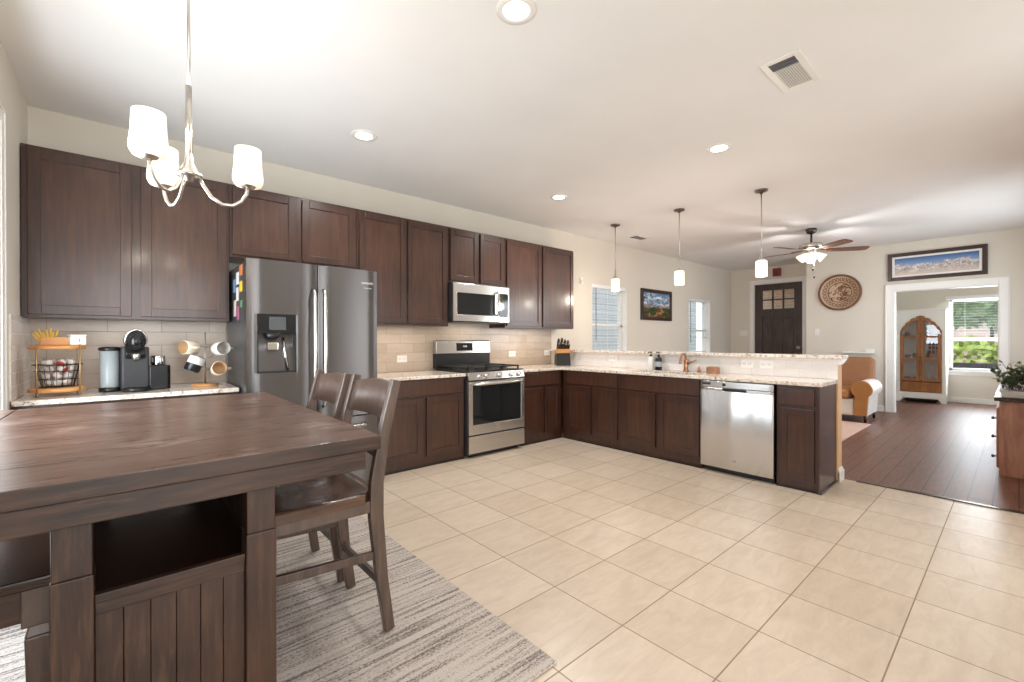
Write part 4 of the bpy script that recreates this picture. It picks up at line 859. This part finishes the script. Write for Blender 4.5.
tp(MB().box(-0.10, 0.30, BY0 + 0.045, BY1 - 0.045, 0.52, 0.545), 'shelf', M['slab'])
tp(MB().box(-0.11, 0.31, BY0 + 0.03, BY1 - 0.03, 0.03, 0.05), 'bottom_board', M['slab'])

def make_chair():
    t = thing('dining_chair', 'x', 'chair')        # faces -x; origin between the rear feet
    side = Vector((0, 1, 0))
    for s in (-1, 1):
        y = s * 0.205
        MB().sweep([(0.004, y, 0.004), (-0.028, y, 0.22), (-0.052, y, 0.48), (-0.05, y, 0.62), (-0.02, y, 0.80), (0.035, y, 1.022)], [0.032] * 6, [0.04, 0.046, 0.056, 0.054, 0.046, 0.036], side).build('back_post', M['chair'], t, 0.003)
        MB().sweep([(-0.44, y, 0.001), (-0.44, y, 0.515)], 0.042, [0.036, 0.046], side).build('front_leg', M['chair'], t, 0.003)
        MB().box(-0.42, -0.06, y - 0.011, y + 0.011, 0.503, 0.549).build('seat_rail', M['chair'], t, 0.002)
        MB().sweep([(-0.43, y, 0.35), (-0.03, y, 0.325)], 0.02, 0.032, side).build('stretcher', M['chair'], t, 0.002)
    MB().box(-0.455, -0.425, -0.19, 0.19, 0.503, 0.549).build('seat_rail', M['chair'], t, 0.002)
    MB().box(-0.045, -0.025, -0.19, 0.19, 0.20, 0.23).build('stretcher', M['chair'], t, 0.002)
    MB().box(-0.455, -0.43, -0.19, 0.19, 0.15, 0.195).build('foot_rest', M['chair'], t, 0.002)
    # scooped plank seat
    mb = MB(); nx, ny = 12, 12; top = []
    for i in range(nx + 1):
        row = []
        for j in range(ny + 1):
            u, v = i / nx, j / ny; x = -0.475 + 0.44 * u; y = -0.235 + 0.47 * v
            if u > 0.85: y = max(-0.186, min(0.186, y))
            z = 0.585 - 0.016 * math.exp(-((u - 0.62) / 0.28) ** 2) * (math.exp(-((v - 0.27) / 0.17) ** 2) + math.exp(-((v - 0.73) / 0.17) ** 2))
            row.append(mb._v((x, y, z)))
        top.append(row)
    for i in range(nx):
        for j in range(ny): mb.face([top[i][j], top[i + 1][j], top[i + 1][j + 1], top[i][j + 1]], True)
    rim = [top[i][0] for i in range(nx + 1)] + [top[nx][j] for j in range(1, ny + 1)] + [top[i][ny] for i in range(nx - 1, -1, -1)] + [top[0][j] for j in range(ny - 1, 0, -1)]
    low = [mb.bm.verts.new(Vector((v.co.x, v.co.y, 0.548))) for v in rim]; n = len(rim)
    for k in range(n): mb.face([rim[k], rim[(k + 1) % n], low[(k + 1) % n], low[k]])
    mb.face(low); mb.build('seat', M['seat'], t)
    def slat(name, z0, z1, x_at, arch):
        mb = MB(); n = 10; A = []; 
        for k in range(n + 1):
            y = -0.19 + 0.38 * k / n; u = 1 - (2 * k / n - 1) ** 2; dx = 0.028 * u
            f = lambda z: x_at[0] + (x_at[1] - x_at[0]) * (z - z0) / (z1 - z0)
            zt = z1 + arch * u
            A.append([mb._v((f(z0) + dx - 0.008, y, z0)), mb._v((f(z0) + dx + 0.010, y, z0)), mb._v((f(z1) + dx + 0.010, y, zt)), mb._v((f(z1) + dx - 0.008, y, zt))])
        for a, b in zip(A, A[1:]):
            for q in range(4): mb.face([a[q], a[(q + 1) % 4], b[(q + 1) % 4], b[q]], q in (1, 3))
        mb.face(A[0][::-1]); mb.face(A[-1]); mb.build(name, M['chair'], t, 0)
    slat('top_slat', 0.86, 0.995, (-0.006, 0.028), 0.018); slat('lower_slat', 0.70, 0.76, (-0.036, -0.026), 0.0)
    return t
ch = make_chair(); ch.location = (0.805, 1.905, 0.012); ch['label'] = 'dark wooden dining chair nearest the viewer at the table'
ch['group'] = 'dining chairs on the right side of table'
c2 = copy_tree(ch); c2.location = (0.795, 2.40, 0.012); c2['label'] = 'dark wooden dining chair nearer the refrigerator, behind the front chair'
bn = thing('dining_bench', 'dark glossy plank bench tucked under left side of table', 'bench', (-0.30, 2.25, 0.012))
def bp(mb, name, mat, bev=0.004): return mb.build(name, mat, bn, bev, True)
bp(MB().box(-0.455, -0.125, 1.70, 2.86, 0.545, 0.575), 'seat', M['slab'], 0.006)
bp(MB().box(-0.42, -0.16, 1.735, 1.76, 0.45, 0.545).box(-0.42, -0.16, 2.80, 2.825, 0.45, 0.545).box(-0.43, -0.405, 1.76, 2.80, 0.45, 0.545).box(-0.175, -0.15, 1.76, 2.80, 0.45, 0.545), 'apron', M['tablewx'])
for xx in (-0.42, -0.18):
    for yy in (1.75, 2.81):
        c = Vector((xx, yy, 0)); mb = MB().box(xx - 0.032, xx + 0.032, yy - 0.032, yy + 0.032, 0.44, 0.545)
        mb.hexa([(xx - .018, yy - .018, .012), (xx + .018, yy - .018, .012), (xx + .018, yy + .018, .012), (xx - .018, yy + .018, .012)], [(xx - .027, yy - .027, .41), (xx + .027, yy - .027, .41), (xx + .027, yy + .027, .41), (xx - .027, yy + .027, .41)])
        mb.hexa([(xx - .027, yy - .027, .41), (xx + .027, yy - .027, .41), (xx + .027, yy + .027, .41), (xx - .027, yy + .027, .41)], [(xx - .02, yy - .02, .44), (xx + .02, yy - .02, .44), (xx + .02, yy + .02, .44), (xx - .02, yy + .02, .44)])
        bp(mb, 'leg', M['chair'])

# ------------------------------------------------------------------ ceiling fixtures
def can(x, y, label, power=22):
    t = thing('recessed_light', label, 'ceiling light', (x, y, ZC), 0, 'round recessed ceiling lights')
    MB().lathe([(0.062, -0.004), (0.07, -0.008), (0.092, -0.006), (0.095, 0.0)], seg=32).build('trim_ring', M['white'], t)
    MB().lathe([(0, -0.0025), (0.064, -0.0035)], seg=32).build('lens', M['can'], t)
    light('can_lamp', 'SPOT', (x, y, ZC - 0.02), power, SOFT, (0, 0, 0), spot=math.radians(150), radius=0.06, parent=t)
CANP = 54
can(1.391, 1.562, 'recessed ceiling light nearest the camera at the top edge', 14)
can(1.367, 3.278, 'recessed ceiling light above the refrigerator front', 54)
can(3.561, 3.30, 'recessed ceiling light near the range and corner', 84)
can(3.637, 1.606, 'recessed ceiling light above the dishwasher aisle', 27)
def vent(label, x0, x1, y0, y1):
    t = thing('air_vent', label, 'vent', ((x0 + x1) / 2, (y0 + y1) / 2, ZC))
    z = ZC; w = 0.035
    MB().box(x0, x1, y0, y0 + w, z - 0.008, z).box(x0, x1, y1 - w, y1, z - 0.008, z).box(x0, x0 + w, y0 + w, y1 - w, z - 0.008, z).box(x1 - w, x1, y0 + w, y1 - w, z - 0.008, z).build('frame', M['white'], t, 0.003, True)
    MB().box(x0 + w, x1 - w, y0 + w, y1 - w, z - 0.0015, z).build('duct_back', plain('vent_pale', (176, 176, 178), 0.8), t, 0, True)
    mb = MB(); x = x0 + w + 0.09
    a = y0 + w; b = y1 - w; n = 11
    for k in range(n):
        y = a + (b - a) * (k + 0.5) / n; mb.hexa([(x, y - 0.006, z - 0.007), (x1 - w, y - 0.006, z - 0.007), (x1 - w, y - 0.004, z - 0.007), (x, y - 0.004, z - 0.007)], [(x, y + 0.004, z - 0.002), (x1 - w, y + 0.004, z - 0.002), (x1 - w, y + 0.006, z - 0.002), (x, y + 0.006, z - 0.002)])
    mb.build('louvers', M['white'], t, 0, True)
    mb = MB()
    for k in range(3): mb.box(x0 + w + 0.004 + k * 0.027, x0 + w + 0.024 + k * 0.027, a, b, z - 0.007, z - 0.002)
    mb.build('cross_louvers', plain('grey_louver', (96, 96, 102), 0.6), t, 0, True)
vent('white ceiling air vent nearest the camera at upper right', 2.72, 3.127, 0.775, 0.975)
vent('small distant ceiling air vent between the first two pendants', 5.72, 6.08, 3.72, 3.92)

def pendant(x, y, label):
    t = thing('pendant_light', label, 'pendant light', (x, y, ZC), 0, 'glass pendants over the bar')
    MB().lathe([(0, 0), (0.062, 0), (0.064, -0.006), (0.058, -0.018), (0.02, -0.024), (0.012, -0.04), (0, -0.04)], seg=28).build('canopy', plain('dark_nickel', (120, 112, 106), 0.3, 1.0), t)
    MB().cyl((0, 0, -0.03), (0, 0, -0.66), 0.0055, seg=10).build('rod', M['nickel'], t)
    MB().lathe([(0.008, -0.60), (0.011, -0.62), (0.011, -0.69), (0.022, -0.71), (0.03, -0.725), (0.03, -0.74), (0, -0.74)], seg=20).build('socket', M['nickel'], t)
    MB().lathe([(0.02, -0.736), (0.051, -0.738), (0.055, -0.744), (0.0555, -0.82), (0.055, -0.894), (0.051, -0.90), (0.0, -0.902)], seg=28).build('shade', M['pend'], t)
    light('pendant_lamp', 'POINT', (x, y, ZC - 0.97), 8.5, WARM, radius=0.05, parent=t)
pendant(5.0, 3.60, 'glass pendant light nearest the kitchen wall, smallest of three')
pendant(5.0, 2.68, 'middle of the three glass pendant lights over the bar')
pendant(5.0, 1.77, 'glass pendant light nearest the front door, largest of three')

# chandelier
HX, HY = 0.181, 2.071
cl = thing('chandelier', 'three arm nickel chandelier with frosted cup shades', 'chandelier', (HX, HY, ZC))
MB().lathe([(0, 0), (0.065, 0), (0.066, -0.006), (0.05, -0.025), (0.012, -0.035), (0, -0.035)]).build('canopy', M['nickel'], cl)
Z = lambda z: z - ZC
MB().cyl((0, 0, -0.03), (0, 0, Z(2.16)), 0.0055, seg=10).cyl((0, 0, Z(2.165)), (0, 0, Z(1.84)), 0.0105, seg=12).build('rod', M['nickel'], cl)
MB().lathe([(0.0105, Z(1.93)), (0.014, Z(1.90)), (0.03, Z(1.865)), (0.042, Z(1.85)), (0.042, Z(1.842)), (0.02, Z(1.838)), (0.014, Z(1.825)), (0, Z(1.822))]).build('hub', M['nickel'], cl)
for k in range(3):
    a = math.radians(-88.6 - 41.08 + 120 * k); ux, uy = math.cos(a), math.sin(a); r = 0.192
    def Q(s, z): return (ux * s, uy * s, Z(z))
    arm = MB().tube([Q(0.03, 1.848), Q(0.045, 1.815), Q(0.07, 1.775), Q(0.105, 1.752), Q(0.14, 1.753), Q(0.17, 1.775), Q(0.187, 1.806), Q(r, 1.835)], 0.0065, 10).build('arm', M['nickel'], cl)
    MB().lathe([(0.008, 1.828 - ZC), (0.022, 1.832 - ZC), (0.036, 1.848 - ZC), (0.04, 1.856 - ZC), (0, 1.856 - ZC)], (ux * r, uy * r, 0), 24).build('cup', M['nickel'], arm)
    MB().lathe([(0.0, 1.85 - ZC), (0.045, 1.852 - ZC), (0.053, 1.868 - ZC), (0.0545, 1.885 - ZC), (0.0495, 1.93 - ZC), (0.0465, 1.998 - ZC), (0.0435, 1.998 - ZC), (0.0465, 1.93 - ZC), (0.05, 1.885 - ZC), (0.04, 1.858 - ZC)], (ux * r, uy * r, -0.012), 28).build('shade', M['shade'], arm)
    light('chandelier_lamp', 'POINT', (HX + ux * r, HY + uy * r, 2.03), 3.2, WARM, radius=0.04, parent=cl)

for ch_ in cl.children:
    if ch_.name.split('.')[0] in ('hub', 'arm'): ch_.location.z -= 0.02
# ceiling fan
FX, FY = 7.29, 1.93
cf = thing('ceiling_fan', 'five blade ceiling fan with lit glass shades in living room', 'ceiling fan', (FX, FY, ZC))
dk = plain('dark_fan_metal', (92, 84, 80), 0.3, 1.0)
MB().lathe([(0, 0), (0.065, 0), (0.07, -0.02), (0.055, -0.06), (0.02, -0.075), (0, -0.075)]).build('canopy', dk, cf)
MB().cyl((0, 0, -0.07), (0, 0, -0.22), 0.014, seg=12).build('down_rod', dk, cf)
MB().lathe([(0, -0.15), (0.06, -0.15), (0.14, -0.165), (0.16, -0.19), (0.155, -0.23), (0.10, -0.25), (0, -0.25)], seg=36).build('motor', M['nickel'], cf)
fb = wood('fan_blade_wood', (70, 42, 28), (104, 66, 46), (134, 90, 66), 0, 0.4)
for k in range(5):
    a = math.radians(-16 - 41.08 + 72 * k); u = Vector((math.cos(a), math.sin(a), 0)); v = Vector((-u.y, u.x, 0)); zt = -0.262
    pts = [(0.2, 0.05), (0.3, 0.06), (0.6, 0.068), (0.66, 0.06), (0.68, 0.045)]
    ol = [u * s + v * w for s, w in pts] + [u * s - v * w for s, w in pts[::-1]]
    def tl(p): return p + Vector((0, 0, zt + -0.2 * p.dot(v)))
    mb = MB(); A = [mb._v(tl(p)) for p in ol]; B = [mb._v(tl(p) + Vector((0, 0, 0.008))) for p in ol]
    mb.face(A[::-1]); mb.face(B)
    for i in range(len(A)): j = (i + 1) % len(A); mb.face([A[i], A[j], B[j], B[i]])
    bl = mb.build('blade', fb, cf)
    MB().sweep([u * 0.11 + Vector((0, 0, -0.245)), u * 0.25 + Vector((0, 0, zt + 0.012))], 0.05, 0.008, v).build('blade_iron', dk, bl)
MB().lathe([(0, -0.25), (0.06, -0.25), (0.065, -0.29), (0.04, -0.315), (0, -0.32)]).build('light_kit', M['nickel'], cf)
for k in range(4):
    a = math.radians(20 + 90 * k); u = Vector((math.cos(a), math.sin(a), 0)); ax = (u * 0.75 - Vector((0, 0, 0.66))).normalized()
    q = ax.to_track_quat('Z', 'Y').to_matrix()
    MB().lathe([(0.02, 0), (0.03, 0.015), (0.042, 0.06), (0.062, 0.11), (0.06, 0.112), (0.04, 0.06), (0.0, 0.02)], u * 0.06 + Vector((0, 0, -0.30)), 20, q).build('shade', M['pend'], cf)
light('fan_lamp', 'POINT', (FX, FY, ZC - 0.45), 24, SOFT, radius=0.05, parent=cf)
for dx, L in ((0.02, 0.30), (-0.04, 0.2)):
    c = MB().cyl((dx, -0.03, -0.31), (dx, -0.03, -0.31 - L), 0.0025, seg=6).build('pull_chain', M['nickel'], cf)
    MB().ball((dx, -0.03, -0.31 - L - 0.02), 0.012, sc=(1, 1, 1.8)).build('pull_knob', M['slab'], c)

for ch_ in cf.children:
    if ch_.name.split('.')[0] not in ('canopy', 'down_rod', 'fan_lamp'): ch_.location.z -= 0.05

# ------------------------------------------------------------------ wall art
def framed(name, label, axis, at, lo, hi, z0, z1, fw, mw_, art, cat='picture'):
    t = thing(name, label, cat, ((lo + hi) / 2, at, (z0 + z1) / 2) if axis == 1 else (at, (lo + hi) / 2, (z0 + z1) / 2), 0 if axis == 1 else RZ)
    w, h = (hi - lo) / 2, (z1 - z0) / 2
    def fr(mb, W_, H_, f, y0, y1): return mb.box(-W_, -W_ + f, y0, y1, -H_, H_).box(W_ - f, W_, y0, y1, -H_, H_).box(-W_ + f, W_ - f, y0, y1, -H_, -H_ + f).box(-W_ + f, W_ - f, y0, y1, H_ - f, H_)
    fr(MB(), w, h, fw, -0.035, 0).build('frame', M['frame'], t, 0.004)
    if mw_: fr(MB(), w - fw, h - fw, mw_, -0.018, -0.002).build('mat_board', M['white'], t)
    MB().box(-w + fw + mw_, w - fw - mw_, -0.014, -0.002, -h + fw + mw_, h - fw - mw_).build('print', art, t)
framed('panorama_picture', 'wide framed snowy mountain panorama above the study doorway', 0, XD, 0.30, 1.42, 2.145, 2.585, 0.055, 0.03, M['pano'])
framed('mountain_painting', 'black framed colourful mountain painting between two windows', 1, YW, 6.72, 7.73, 1.545, 2.095, 0.06, 0.0, M['paint'])
pq = thing('wall_plaque', 'round carved wooden plaque on wall right of front door', 'wall decor', (XD, 2.07, 2.02), RZ)
RX = Matrix.Rotation(PI / 2, 3, 'X')
MB().lathe([(0, 0.0), (0.30, 0.0), (0.31, 0.02), (0.305, 0.042), (0.285, 0.046), (0.27, 0.03), (0.268, 0.018), (0, 0.018)], seg=56, mat=RX).build('disc', plain('carved_pale_wood', (206, 178, 150), 0.6, var=0.15), pq)
cw = plain('carved_dark_wood', (126, 82, 58), 0.6, var=0.25)
MB().lathe([(0.275, 0.026), (0.315, 0.022), (0.315, 0.046), (0.285, 0.052), (0.275, 0.026)], seg=56, mat=RX).build('rim', cw, pq)
mb = MB(); rnd = random.Random(5)
for k in range(26):
    a = 2 * PI * k / 26; r = 0.225; c = Vector((r * math.cos(a), -0.02, r * math.sin(a))); t_ = Vector((-math.sin(a), 0, math.cos(a))); n_ = Vector((math.cos(a), 0, math.sin(a)))
    mb.tube([c + t_ * 0.02 * math.cos(q) + n_ * 0.028 * math.sin(q) for q in [2 * PI * j / 10 for j in range(11)]], 0.005, 6)
for k in range(40):
    r, a = 0.15 * math.sqrt(rnd.random()), rnd.uniform(0, 2 * PI); c = Vector((r * math.cos(a), -0.02, r * math.sin(a))); s = rnd.uniform(0.015, 0.035); b = rnd.uniform(0, 6)
    mb.tube([c + Vector((s * math.cos(b + q), -0.002, s * math.sin(b + q))) for q in (0, 0.9, 1.8, 2.7, 3.6)], 0.006, 6)
mb.tube([Vector((0.17 * math.cos(q), -0.02, 0.17 * math.sin(q))) for q in [2 * PI * j / 40 for j in range(41)]], 0.006, 6)
mb.build('carving', cw, pq)

# ------------------------------------------------------------------ living room and study furniture
tag(MB().box(4.9, 7.86, 1.36, 3.7, 0, 0.012).build('living_rug', plain('pink_rug', (206, 172, 158), 0.95, var=0.12), None, 0.005), 'pale pinkish rug on the living room wood floor', 'rug')
ac = thing('armchair', 'tan leather armchair with rolled arms beside the doorway', 'armchair', (8.3, 1.95, 0))
def ap(mb, name, mat, bev=0.02): return mb.build(name, mat, ac, bev, True, 3)
ap(MB().box(7.95, 8.7, 1.58, 2.34, 0.09, 0.33), 'base', M['leatherw'])
ap(MB().box(7.90, 8.56, 1.62, 2.28, 0.33, 0.475), 'seat_cushion', M['leather'], 0.05)
def bk(d): return [(8.55 + d, 0.42), (8.66 + d, 0.905), (8.78 + d, 0.93), (8.86 + d, 0.86), (8.84 + d, 0.3), (8.55 + d, 0.3)]
ap(MB().prism([(x - 0.06, z) for x, z in bk(0)], 1, 1.46, 2.44), 'backrest', M['fabric'], 0.05)
for s, y0, y1 in ((1, 1.36, 1.60), (-1, 2.30, 2.54)):
    yc, zc, r = (y0 + y1) / 2, 0.475, 0.125
    prof = [(y0 + 0.06, 0.10), (y1 - 0.03, 0.10)] + [(yc + r * math.cos(q), zc + r * math.sin(q)) for q in [-0.9 + (PI + 1.8) * j / 16 for j in range(17)]]
    arm = ap(MB().prism(prof, 0, 7.93, 8.60, True), 'arm', M['leatherw'], 0.012)
    MB().prism([(yc + (p[0] - yc) * 1.02, 0.1 + (p[1] - 0.1) * 1.01) for p in prof], 0, 7.90, 7.96).build('arm_front', M['leather'], arm, 0.012, True, 3)
for x in (7.99, 8.56):
    for y in (1.45, 2.44): ap(MB().cyl((x, y, 0), (x, y, 0.10), 0.015, 0.026, 12), 'foot', M['slab'], 0)

ht = thing('display_hutch', 'white display hutch with arched wooden glass doors in study', 'hutch', (11.57, 1.23, 0), RZ)
HW, HD, HH = 0.345, 0.20, 1.745
hx = lambda a: a
MB().box(-HW, -HW + 0.02, -HD, HD, 0.15, HH).box(HW - 0.02, HW, -HD, HD, 0.15, HH).box(-HW + 0.02, HW - 0.02, HD - 0.012, HD, 0.15, HH).box(-HW + 0.02, HW - 0.02, -HD, HD - 0.012, HH - 0.02, HH).box(-HW + 0.02, HW - 0.02, -HD, HD - 0.012, 0.15, 0.185).build('carcass', M['trimw'], ht, 0.003)
# face board with scalloped arch cut-out
def arch(u):            # height of the door arch at |u| (0..0.30)
    u = abs(u); pts = [(0, 1.65), (0.05, 1.636), (0.068, 1.602), (0.082, 1.61), (0.138, 1.585), (0.156, 1.538), (0.17, 1.545), (0.212, 1.50), (0.226, 1.452), (0.238, 1.458), (0.268, 1.412), (0.28, 1.366), (0.30, 1.36)]
    for (a, b), (c, d) in zip(pts, pts[1:]):
        if u <= c: return b + (d - b) * (u - a) / (c - a)
    return 1.36
N = 48; us = [-0.295 + 0.59 * k / N for k in range(N + 1)]
mb = MB().box(-HW, -0.295, -HD - 0.018, -HD, 0.15, HH).box(0.295, HW, -HD - 0.018, -HD, 0.15, HH).box(-0.295, 0.295, -HD - 0.018, -HD, 0.15, 0.19)
for a, b in zip(us, us[1:]): mb.hexa([(a, -HD - 0.018, arch(a)), (b, -HD - 0.018, arch(b)), (b, -HD, arch(b)), (a, -HD, arch(a))], [(a, -HD - 0.018, HH), (b, -HD - 0.018, HH), (b, -HD, HH), (a, -HD, HH)])
mb.build('face_board', M['trimw'], ht)
MB().box(-HW - 0.02, HW + 0.02, -HD - 0.035, HD, HH, HH + 0.022).build('top', M['trimw'], ht, 0.004)
MB().prism([(-HW - 0.012, 0), (-HW + 0.055, 0), (-HW + 0.10, 0.075), (HW - 0.10, 0.075), (HW - 0.055, 0), (HW + 0.012, 0), (HW + 0.012, 0.15), (-HW - 0.012, 0.15)], 1, -HD - 0.03, -HD - 0.005).build('skirt', M['trimw'], ht, 0.003)
for s in (-1, 1): MB().box(*sorted((s * (HW - 0.05), s * HW)), HD - 0.06, HD, 0, 0.15).build('leg', M['trimw'], ht, 0.003)
MB().box(-0.29, 0.29, -HD - 0.03, -HD - 0.005, 0.2, 0.385).build('drawer', M['pine'], ht, 0.005)
for s in (-1, 1):
    mb = MB(); y0, y1 = -HD - 0.032, -HD - 0.006; st = 0.052
    ds = [0.003 + st + (0.287 - st) * k / 24 for k in range(25)]
    mb.box(*sorted((s * 0.003, s * (0.003 + st))), y0, y1, 0.40, arch(0.05) - 0.004).box(*sorted((s * (0.29 - st), s * 0.29)), y0, y1, 0.40, arch(0.29) - 0.073).box(*sorted((s * (0.003 + st), s * (0.29 - st))), y0, y1, 0.40, 0.45)
    for z in (0.82, 1.225): mb.box(*sorted((s * (0.003 + st), s * (0.29 - st))), y0, y1, z, z + 0.035)
    for a, b in zip(ds, ds[1:]):
        P_ = [(s * a, arch(a) - 0.072), (s * b, arch(b) - 0.072), (s * b, arch(b) - 0.003), (s * a, arch(a) - 0.003)]
        mb.hexa([(P_[0][0], y0, P_[0][1]), (P_[1][0], y0, P_[1][1]), (P_[1][0], y1, P_[1][1]), (P_[0][0], y1, P_[0][1])], [(P_[3][0], y0, P_[3][1]), (P_[2][0], y0, P_[2][1]), (P_[2][0], y1, P_[2][1]), (P_[3][0], y1, P_[3][1])])
    d = mb.build('door', M['pine'], ht)
    mb = MB(); gx = [s * (0.03 + 0.245 * k / 12) for k in range(13)]
    for a, b in zip(gx, gx[1:]): mb.hexa([(a, -HD - 0.02, 0.43), (b, -HD - 0.02, 0.43), (b, -HD - 0.017, 0.43), (a, -HD - 0.017, 0.43)], [(a, -HD - 0.02, arch(a) - 0.03), (b, -HD - 0.02, arch(b) - 0.03), (b, -HD - 0.017, arch(b) - 0.03), (a, -HD - 0.017, arch(a) - 0.03)])
    mb.build('pane', M['glass'], d)
    MB().ball((s * 0.02, -HD - 0.042, 0.86), 0.012).build('knob', M['bronze'], d)
for z in (0.40, 0.825, 1.23): MB().box(-HW + 0.022, HW - 0.022, -HD + 0.01, HD - 0.014, z, z + 0.018).build('shelf', M['pine'], ht, 0.002)
def hpos(u, v, z): return (11.57 + v, 1.23 - u, z)
terr = plain('brown_clay', (138, 92, 62), 0.6, var=0.3); pale = plain('pale_china', (224, 214, 200), 0.3); slate = plain('slate_china', (116, 112, 112), 0.4)
prof = {'jar': [(0, 0), (0.03, 0), (0.042, 0.03), (0.036, 0.065), (0.022, 0.08), (0.026, 0.09), (0, 0.088)], 'bowl': [(0, 0), (0.025, 0), (0.028, 0.008), (0.06, 0.05), (0.056, 0.05), (0.024, 0.014), (0, 0.012)],
        'figurine': [(0, 0), (0.026, 0), (0.022, 0.01), (0.018, 0.03), (0.026, 0.06), (0.02, 0.085), (0.009, 0.095), (0.017, 0.11), (0.012, 0.125), (0, 0.13)]}
HI = [('jar', terr, -0.21, 1.249, 'brown clay jar at left of the hutch top shelf'), ('bowl', pale, -0.10, 1.249, 'pale bowl at inner left of the hutch top shelf'), ('figurine', terr, 0.09, 1.249, 'brown figurine at inner right of the hutch top shelf'), ('jar', pale, 0.22, 1.249, 'pale jar at far right of the hutch top shelf'),
      ('bowl', terr, -0.20, 0.844, 'brown bowl at left of the hutch middle shelf'), ('jar', slate, -0.10, 0.844, 'grey jar at inner left of the hutch middle shelf'), ('figurine', terr, 0.08, 0.844, 'brown figurine left of the two on the hutch middle shelf'), ('figurine', pale, 0.22, 0.844, 'pale figurine at right of the hutch middle shelf'),
      ('bowl', slate, -0.21, 0.419, 'grey bowl at left of the hutch bottom shelf'), ('bowl', terr, -0.09, 0.419, 'brown bowl at inner left of the hutch bottom shelf'), ('figurine', pale, 0.10, 0.419, 'pale figurine at inner right of the hutch bottom shelf'), ('jar', pale, 0.21, 0.419, 'pale jar at right of the hutch bottom shelf')]
for nm, mt_, u, z, lab in HI:
    cat = {'jar': 'jar', 'bowl': 'bowl', 'figurine': 'figurine'}[nm]
    tag(MB().lathe(prof[nm], hpos(u, -0.03, z), 20).build(nm, mt_, None), lab, cat, 'ornaments in the display hutch')
lp = thing('lattice_picture', 'small square picture leaning inside right side of hutch', 'picture', hpos(0.15, 0.10, 0.9), RZ)
MB().box(-0.085, 0.085, -0.008, 0.008, 0, 0.26).build('frame', M['white'], lp, 0.003)
mb = MB()
for i in range(3):
    for j in range(3): mb.box(-0.07 + i * 0.05, -0.03 + i * 0.05, -0.011, -0.008, 0.02 + j * 0.078, 0.085 + j * 0.078)
mb.build('print', plain('plum_print', (112, 84, 108), 0.6, var=0.3), lp)
hb = thing('dark_crate', 'low dark tray on the floor beneath the white hutch', 'tray', (11.52, 1.23, 0), RZ)
mb = MB()
mb.hexa([(-.2, -.14, 0.0), (.2, -.14, 0.0), (.2, .14, 0.0), (-.2, .14, 0.0)], [(-.24, -.17, 0.05), (.24, -.17, 0.05), (.24, .17, 0.05), (-.24, .17, 0.05)]); mb.build('tray', M['dark_base'], hb, 0.004)

# console with plant at the right edge
cs = thing('console_table', 'red brown wooden console with dark top at right edge', 'console', (6.5, -0.13, 0))
def kp(mb, name, mat, bev=0.003, par=None): return mb.build(name, mat, par or cs, bev, True)
kp(MB().box(5.78, 7.25, -0.40, 0.115, 0.0, 0.655), 'body', M['console'])
kp(MB().box(5.755, 7.275, -0.42, 0.145, 0.655, 0.69), 'top', M['slab'], 0.004)
for i, (z0, z1) in enumerate(((0.06, 0.235), (0.25, 0.40), (0.415, 0.565))):
    for j, (xa, xb) in enumerate(((5.82, 6.49), (6.51, 7.21))):
        d = kp(MB().box(xa, xb, 0.115, 0.133, z0, z1 + 0.02), 'drawer', M['console'])
        for xk in (() if j else (xa + 0.07,)): kp(MB().lathe([(0, 0), (0.006, 0), (0.006, 0.012), (0.015, 0.02), (0.012, 0.03), (0, 0.032)], (xk, 0.133, (z0 + z1) / 2), 14, Matrix.Rotation(-PI / 2, 3, 'X')), 'knob', M['bronze'], 0, d)
tr = thing('plant_pot', 'pale planter of grey green berry sprigs on the console', 'plant', (6.0, -0.10, 0.69))
def pp(mb, name, mat): return mb.build(name, mat, tr, 0, True)
pp(MB().hexa([(5.80, -0.2, 0.69), (6.2, -0.2, 0.69), (6.2, 0.09, 0.69), (5.80, 0.09, 0.69)], [(5.785, -0.22, 0.745), (6.215, -0.22, 0.745), (6.215, 0.115, 0.745), (5.785, 0.115, 0.745)]), 'planter', plain('pale_stone', (206, 202, 196), 0.5))
rnd = random.Random(11); lf, br, st = MB(), MB(), MB()
for k in range(84):
    bx_, by_ = rnd.uniform(5.82, 6.16), rnd.uniform(-0.18, 0.10); a = rnd.uniform(0, 2 * PI); out = rnd.uniform(0.02, 0.13); hgt = rnd.uniform(0.07, 0.24)
    p0 = Vector((bx_, by_, 0.74)); p2 = p0 + Vector((math.cos(a) * out, math.sin(a) * out, hgt)); p1 = (p0 + p2) / 2 + Vector((0, 0, 0.03))
    st.tube([p0, p1, p2], 0.002, 5)
    for q in range(9):
        u = 0.25 + 0.75 * q / 8; c = p0.lerp(p1, u * 2) if u < 0.5 else p1.lerp(p2, u * 2 - 1)
        d = Vector((rnd.uniform(-1, 1), rnd.uniform(-1, 1), rnd.uniform(-0.3, 0.8))).normalized(); w = d.cross(Vector((0, 0, 1))).normalized(); L = rnd.uniform(0.03, 0.062)
        lf.quad(c, c + d * L * 0.5 + w * L * 0.36, c + d * L, c + d * L * 0.5 - w * L * 0.36)
    if k % 3 == 0: br.ball(p2, 0.011, 10, 6)
    if k % 4 == 1: br.ball(p1 + Vector((0.01, 0, 0.01)), 0.010, 10, 6)
pp(lf, 'foliage', M['leaf']); pp(br, 'berries', M['berry']); pp(st, 'stems', M['stem'])
